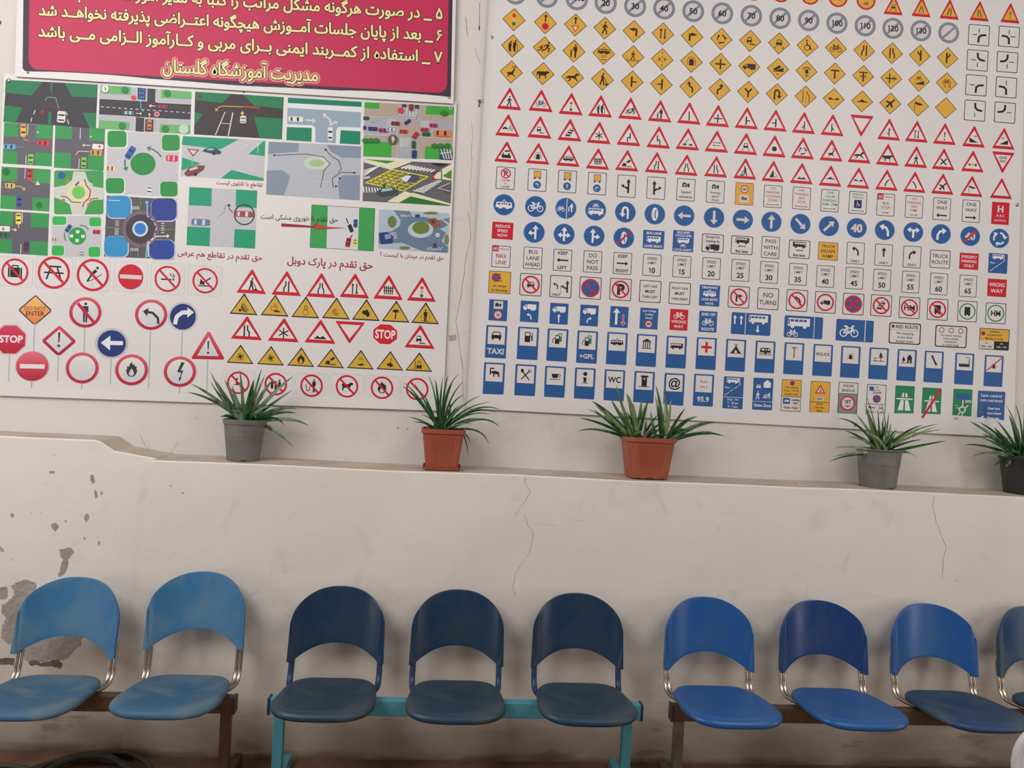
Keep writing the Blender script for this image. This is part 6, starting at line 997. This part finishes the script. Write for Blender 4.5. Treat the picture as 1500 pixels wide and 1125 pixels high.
def seat_bm():
    bm = bmesh.new(); n = 48
    prof = [(.0, -.012, 0), (.3, -.011, 0), (.55, -.008, 0), (.72, -.004, 0), (.82, 0, 0), (.90, .001, .2), (.95, -.003, .6), (.985, -.010, 1), (1.0, -.019, 1), (.985, -.028, 1), (.93, -.033, 1), (.5, -.034, .6), (.0, -.034, .5)]
    rings = []
    for r, z, fr in prof:
        if r == 0: rings.append([bm.verts.new((0, -.245, z + .44))] ); continue
        ring = []
        for k in range(n):
            a = 2*math.pi*k/n; c, s = math.cos(a), math.sin(a); e = 2/3.7
            x = abs(c)**e * (1 if c >= 0 else -1); y = abs(s)**e * (1 if s >= 0 else -1)     # y = -1 front
            w = .216 - .034 * (y + 1) / 2; px_, py_ = x * w * r, -.245 + y * .215 * r
            front = max(0, (-(y * r) - .6) / .4)
            rear = max(0, (y * r - .5) / .5)
            ring.append(bm.verts.new((px_, py_, .444 + z - .014 * front ** 2 - .016 * (y * r) + .004 * rear ** 2 + .006 * (x*r)**2)))
        rings.append(ring)
    for a, b in zip(rings, rings[1:]):
        for k in range(n):
            if len(a) == 1: bm.faces.new((a[0], b[k], b[(k+1) % n]))
            elif len(b) == 1: bm.faces.new((a[k], b[0], a[(k+1) % n]))
            else: bm.faces.new((a[k], b[k], b[(k+1) % n], a[(k+1) % n]))
    return bm
HW = .208
def back_pt(s, t, off=0, inset=0):
    hw = HW - inset; a = s * math.pi / 2
    zb = .500 + .066 * (1 - min(1, abs(s) / .90) ** 2.2); zb += inset * .8
    bx = s * hw
    sx_ = math.copysign(abs(math.sin(a)) ** .92, a); tx = hw * sx_ * .985; tz = .635 + (.172 - inset) * (max(0, math.cos(a)) ** .86)
    x = bx + (tx - bx) * t ** .9; z = zb + (tz - zb) * t
    y = -.074 * min(.87, abs(x) / HW) ** 2.5 + .13 * (z - .50)
    e = min(1, max(0, (abs(s) - .885) / .025)); y -= .009 * e * (1 - min(1, max(0, (z - .66) / .12))) * (1 if off == 0 else 0)
    return (x, y + off, z)
def back_bm():
    bm = bmesh.new(); nu, nv = 80, 20; G = []
    for off, ins in ((0, 0), (.020, .002)):
        G.append([[bm.verts.new(back_pt(-1 + 2*i_/nu, j/nv, off, ins)) for i_ in range(nu+1)] for j in range(nv+1)])
    for j in range(nv):
        for i_ in range(nu):
            A, B_ = G; bm.faces.new((A[j][i_], A[j][i_+1], A[j+1][i_+1], A[j+1][i_])); bm.faces.new((B_[j][i_], B_[j+1][i_], B_[j+1][i_+1], B_[j][i_+1]))
    loop = [(0, i_) for i_ in range(nu)] + [(j, nu) for j in range(nv)] + [(nv, i_) for i_ in range(nu, 0, -1)] + [(j, 0) for j in range(nv, 0, -1)]
    for q in range(len(loop)):
        a, b = loop[q], loop[(q+1) % len(loop)]; bm.faces.new((G[0][a[0]][a[1]], G[1][a[0]][a[1]], G[1][b[0]][b[1]], G[0][b[0]][b[1]]))
    return bm
def side_tube_bm(s, twin, zs_):
    bm = bmesh.new()
    for d in ((-.0085, .0085) if twin else (0,)):
        x = s * (.190 + d); r = .0078 if twin else .013
        tube(bm, smooth_path([(x * .80, -.16, .400), (x * .97, -.085, .405), (x * 1.0, -.050, .435), (x * 1.0, -.038, .475), (x * 1.0, -.026, .52 + zs_), (x * .99, -.018, .57 + zs_)], 5), r, 10)
    return bm
def seat_unit(bench, X, Yb, ms, mb, mt, twin=True, raise_=0, roll=0, seat_roll=0, label=None, dz=0):
    u = bpy.data.objects.new('seat_unit', None); C.objects.link(u); u.parent = bench; u.location = Vector((X, Yb, dz)) - bench.location
    if label: u['label'] = label
    global SEAT_ME, BACK_ME
    o = bm_obj('seat', seat_bm(), ms, u, True); o.rotation_euler.y = seat_roll
    o = bm_obj('backrest', back_bm(), mb, u, True); o.location.z = raise_
    bv = o.modifiers.new('soft_edge', 'BEVEL'); bv.width = .006; bv.segments = 3; bv.limit_method = 'ANGLE'; bv.angle_limit = R(40)
    if roll:
        o.rotation_euler.y = roll; o.location.x = -math.sin(roll) * .65; o.location.z = raise_ + (1 - math.cos(roll)) * .65
    for s in (-1, 1): bm_obj('support_tube', side_tube_bm(s, twin, raise_), mt, u, True)
    bm = bmesh.new(); box(bm, (0, -.18, .4015), (.30, .10, .010), bev=.002); box(bm, (-.12, -.18, .408), (.03, .2, .012)); box(bm, (.12, -.18, .408), (.03, .2, .012)); bm_obj('seat_bracket', bm, M_CAP if twin else M_NAVY, u)
    return u
def bench(label, x0, x1, legs, mbeam, mleg, group, beam_h=.066, zt=.398, tint=None, capm=None, Yb=-.28):
    b = empty('waiting_bench', ((x0 + x1) / 2, Yb, 0), label, 'bench', group); L0 = b.location
    bm = bmesh.new(); box(bm, (0, 0, zt - beam_h/2), (x1 - x0, .045, beam_h), bev=.003); bm_obj('beam', bm, mbeam, b)
    for s, xx in ((-1, x0), (1, x1)):
        bm = bmesh.new(); box(bm, (xx - L0.x + s*.004, 0, zt - beam_h/2), (.012, .049, beam_h + .006), bev=.003); bm_obj('end_cap', bm, capm or mbeam, b)
    for xx in legs:
        bm = bmesh.new(); box(bm, (xx - L0.x, 0, (zt - beam_h)/2 + .02), (.042, .034, zt - beam_h - .035), bev=.003); bm_obj('leg', bm, mleg, b)
        bm = bmesh.new(); box(bm, (xx - L0.x, -.05, .026), (.036, .56, .046), bev=.004); bm_obj('foot', bm, mleg, b)
    return b
YB_ = -.105; 
def bx(px, py, Y): return at(px, py, Y).x
b1 = bench('worn light blue seats with chrome tubes on a brown bench, far left', bx(-150, 1024, -.28), bx(343, 1024, -.28), [bx(331, 1060, -.28), bx(-120, 1060, -.28)], M_BRONZE, M_BRONZE, None, capm=M_CAP)
b2 = bench('dark navy three seat bench on a teal painted frame', bx(397, 1026, -.28), bx(938, 1026, -.28), [bx(409, 1060, -.28), bx(918, 1060, -.28)], M_TEAL, M_TEAL, None, capm=M_NAVY)
b3 = bench('bright blue bench of four seats with chrome tubes and dark brown frame', bx(985, 1032, -.28), bx(1675, 1032, -.28), [bx(994, 1060, -.28), bx(1660, 1060, -.28)], M_BRONZE, M_GREYST, None, capm=M_CAP)
seat_unit(b1, bx(106, 900, YB_ - .03), YB_ - .03, M_B1b, M_B1, M_CHROME, True, .012, R(2.2), 0)
seat_unit(b1, bx(291, 900, YB_), YB_, M_B1b, M_B1, M_CHROME, True, .045, R(-1.0), 0)
for px in (497, 671.5, 846): seat_unit(b2, bx(px, 905, YB_), YB_, M_B2s, M_B2, M_NAVY, False)
for px, ms, mb in ((1037, M_B3, M_B3), (1203, M_B3, M_B4), (1364, M_B5, M_B3), (1517, M_B5, M_B5)): seat_unit(b3, bx(px, 905, YB_), YB_, ms, mb, M_CHROME, True)
# ---------------------------------------------------------------- hose on the floor
def floor_at(px, py, z=0.0):
    d = MROT @ Vector(((px - W_/2)/F, -(py - H_/2)/F, -1)); return CAM + d * ((z - CAM.z) / d.z)
M_HOSE = mat('black_rubber_hose', lin((58, 52, 48)), .6, var=.3, scale=18)
bm = bmesh.new()
c1 = floor_at(120, 1150, .013); pts = []
for k in range(0, 24*3 + 8):
    a = 2*math.pi*k/24 + 1.2; r = (.265, .20, .235, .16)[min(3, k // 24)]; r2 = (.265, .20, .235, .16)[min(3, k // 24 + 1)]; t = (k % 24)/24; rr = r + (r2 - r)*t
    pts.append((c1.x + rr*math.cos(a)*1.15, min(-.02, c1.y + rr*math.sin(a)*.95), .014 + .012*(k // 24) + .01*math.sin(k*.7)))
c2 = floor_at(-40, 1165, .013)
for k in range(0, 24*2):
    a = 2*math.pi*k/24 + 2.4; rr = .21 - .02*(k/24); pts.append((c2.x + rr*math.cos(a), min(-.02, c2.y + rr*math.sin(a)*.9 + .05), .014 + .012*(k // 24)))
tube(bm, smooth_path(pts, 2), .0125, 10)
o = bm_obj('rubber_hose', bm, M_HOSE, None, True); o['label'] = 'black rubber hose lying in loose coils on the floor at the left'; o['category'] = 'hose'
# ---------------------------------------------------------------- white plastic chair at the right edge
M_WHITE = mat('white_chair_plastic', (.72, .71, .72), .4, var=.03)
Yw = -1.30; cw = at(1597, 1100, Yw)
wc = empty('plastic_chair', (cw.x, Yw, 0), 'white plastic chair just showing its rounded back at the right edge', 'chair', None)
zt_ = at(1560, 1042, Yw).z
def wb(s, t, off=0):
    a = s*math.pi/2; hw = .235; b0 = .42; tz = zt_ - .16 + .16*max(0, math.cos(a))**.8; x = hw*(math.copysign(abs(math.sin(a))**.9, a)*t + s*.86*(1-t)); z = b0 + (tz - b0)*t
    return (x, -.03*(x/hw)**2*-1 + .10*(z-.42)*-1 + off, z)
bm = bmesh.new(); nu, nv = 26, 16; G = [[[bm.verts.new(wb(-1+2*i_/nu, j/nv, off)) for i_ in range(nu+1)] for j in range(nv+1)] for off in (0, .012)]
hole = lambda i_, j: 3 <= j < nv - 3 and i_ in (6, 9, 12, 13, 16, 19)
for j in range(nv):
    for i_ in range(nu):
        if hole(i_, j): continue
        bm.faces.new((G[0][j][i_], G[0][j][i_+1], G[0][j+1][i_+1], G[0][j+1][i_])); bm.faces.new((G[1][j][i_], G[1][j+1][i_], G[1][j+1][i_+1], G[1][j][i_+1]))
be = [e for e in bm.edges if len(e.link_faces) == 1 and all(v in {x for r in G[0] for x in r} for v in e.verts)] if False else []
bm_obj('backrest', bm, M_WHITE, wc, True)
bm = bmesh.new(); edge = [wb(-1, t_/8, .006) for t_ in range(9)] + [wb(-1 + 2*k/24, 1, .006) for k in range(1, 24)] + [wb(1, 1 - t_/8, .006) for t_ in range(9)]
tube(bm, edge, .013, 10); bm_obj('back_rim', bm, M_WHITE, wc, True)
bm = bmesh.new(); box(bm, (0, -.24, .415), (.44, .44, .02), bev=.008); bm_obj('seat', bm, M_WHITE, wc)
for sx_ in (-1, 1):
    for yy in (-.02, -.44):
        bm = bmesh.new(); tube(bm, [(sx_*.20, yy, .41), (sx_*.24, yy + (.05 if yy > -.1 else -.04), .0)], [.028, .02], 10); bm_obj('leg', bm, M_WHITE, wc, True)
    bm = bmesh.new(); tube(bm, smooth_path([(sx_*.235, -.02, .62), (sx_*.27, -.2, .63), (sx_*.27, -.40, .62), (sx_*.235, -.45, .55), (sx_*.21, -.44, .41)], 5), .018, 10); bm_obj('armrest', bm, M_WHITE, wc, True)
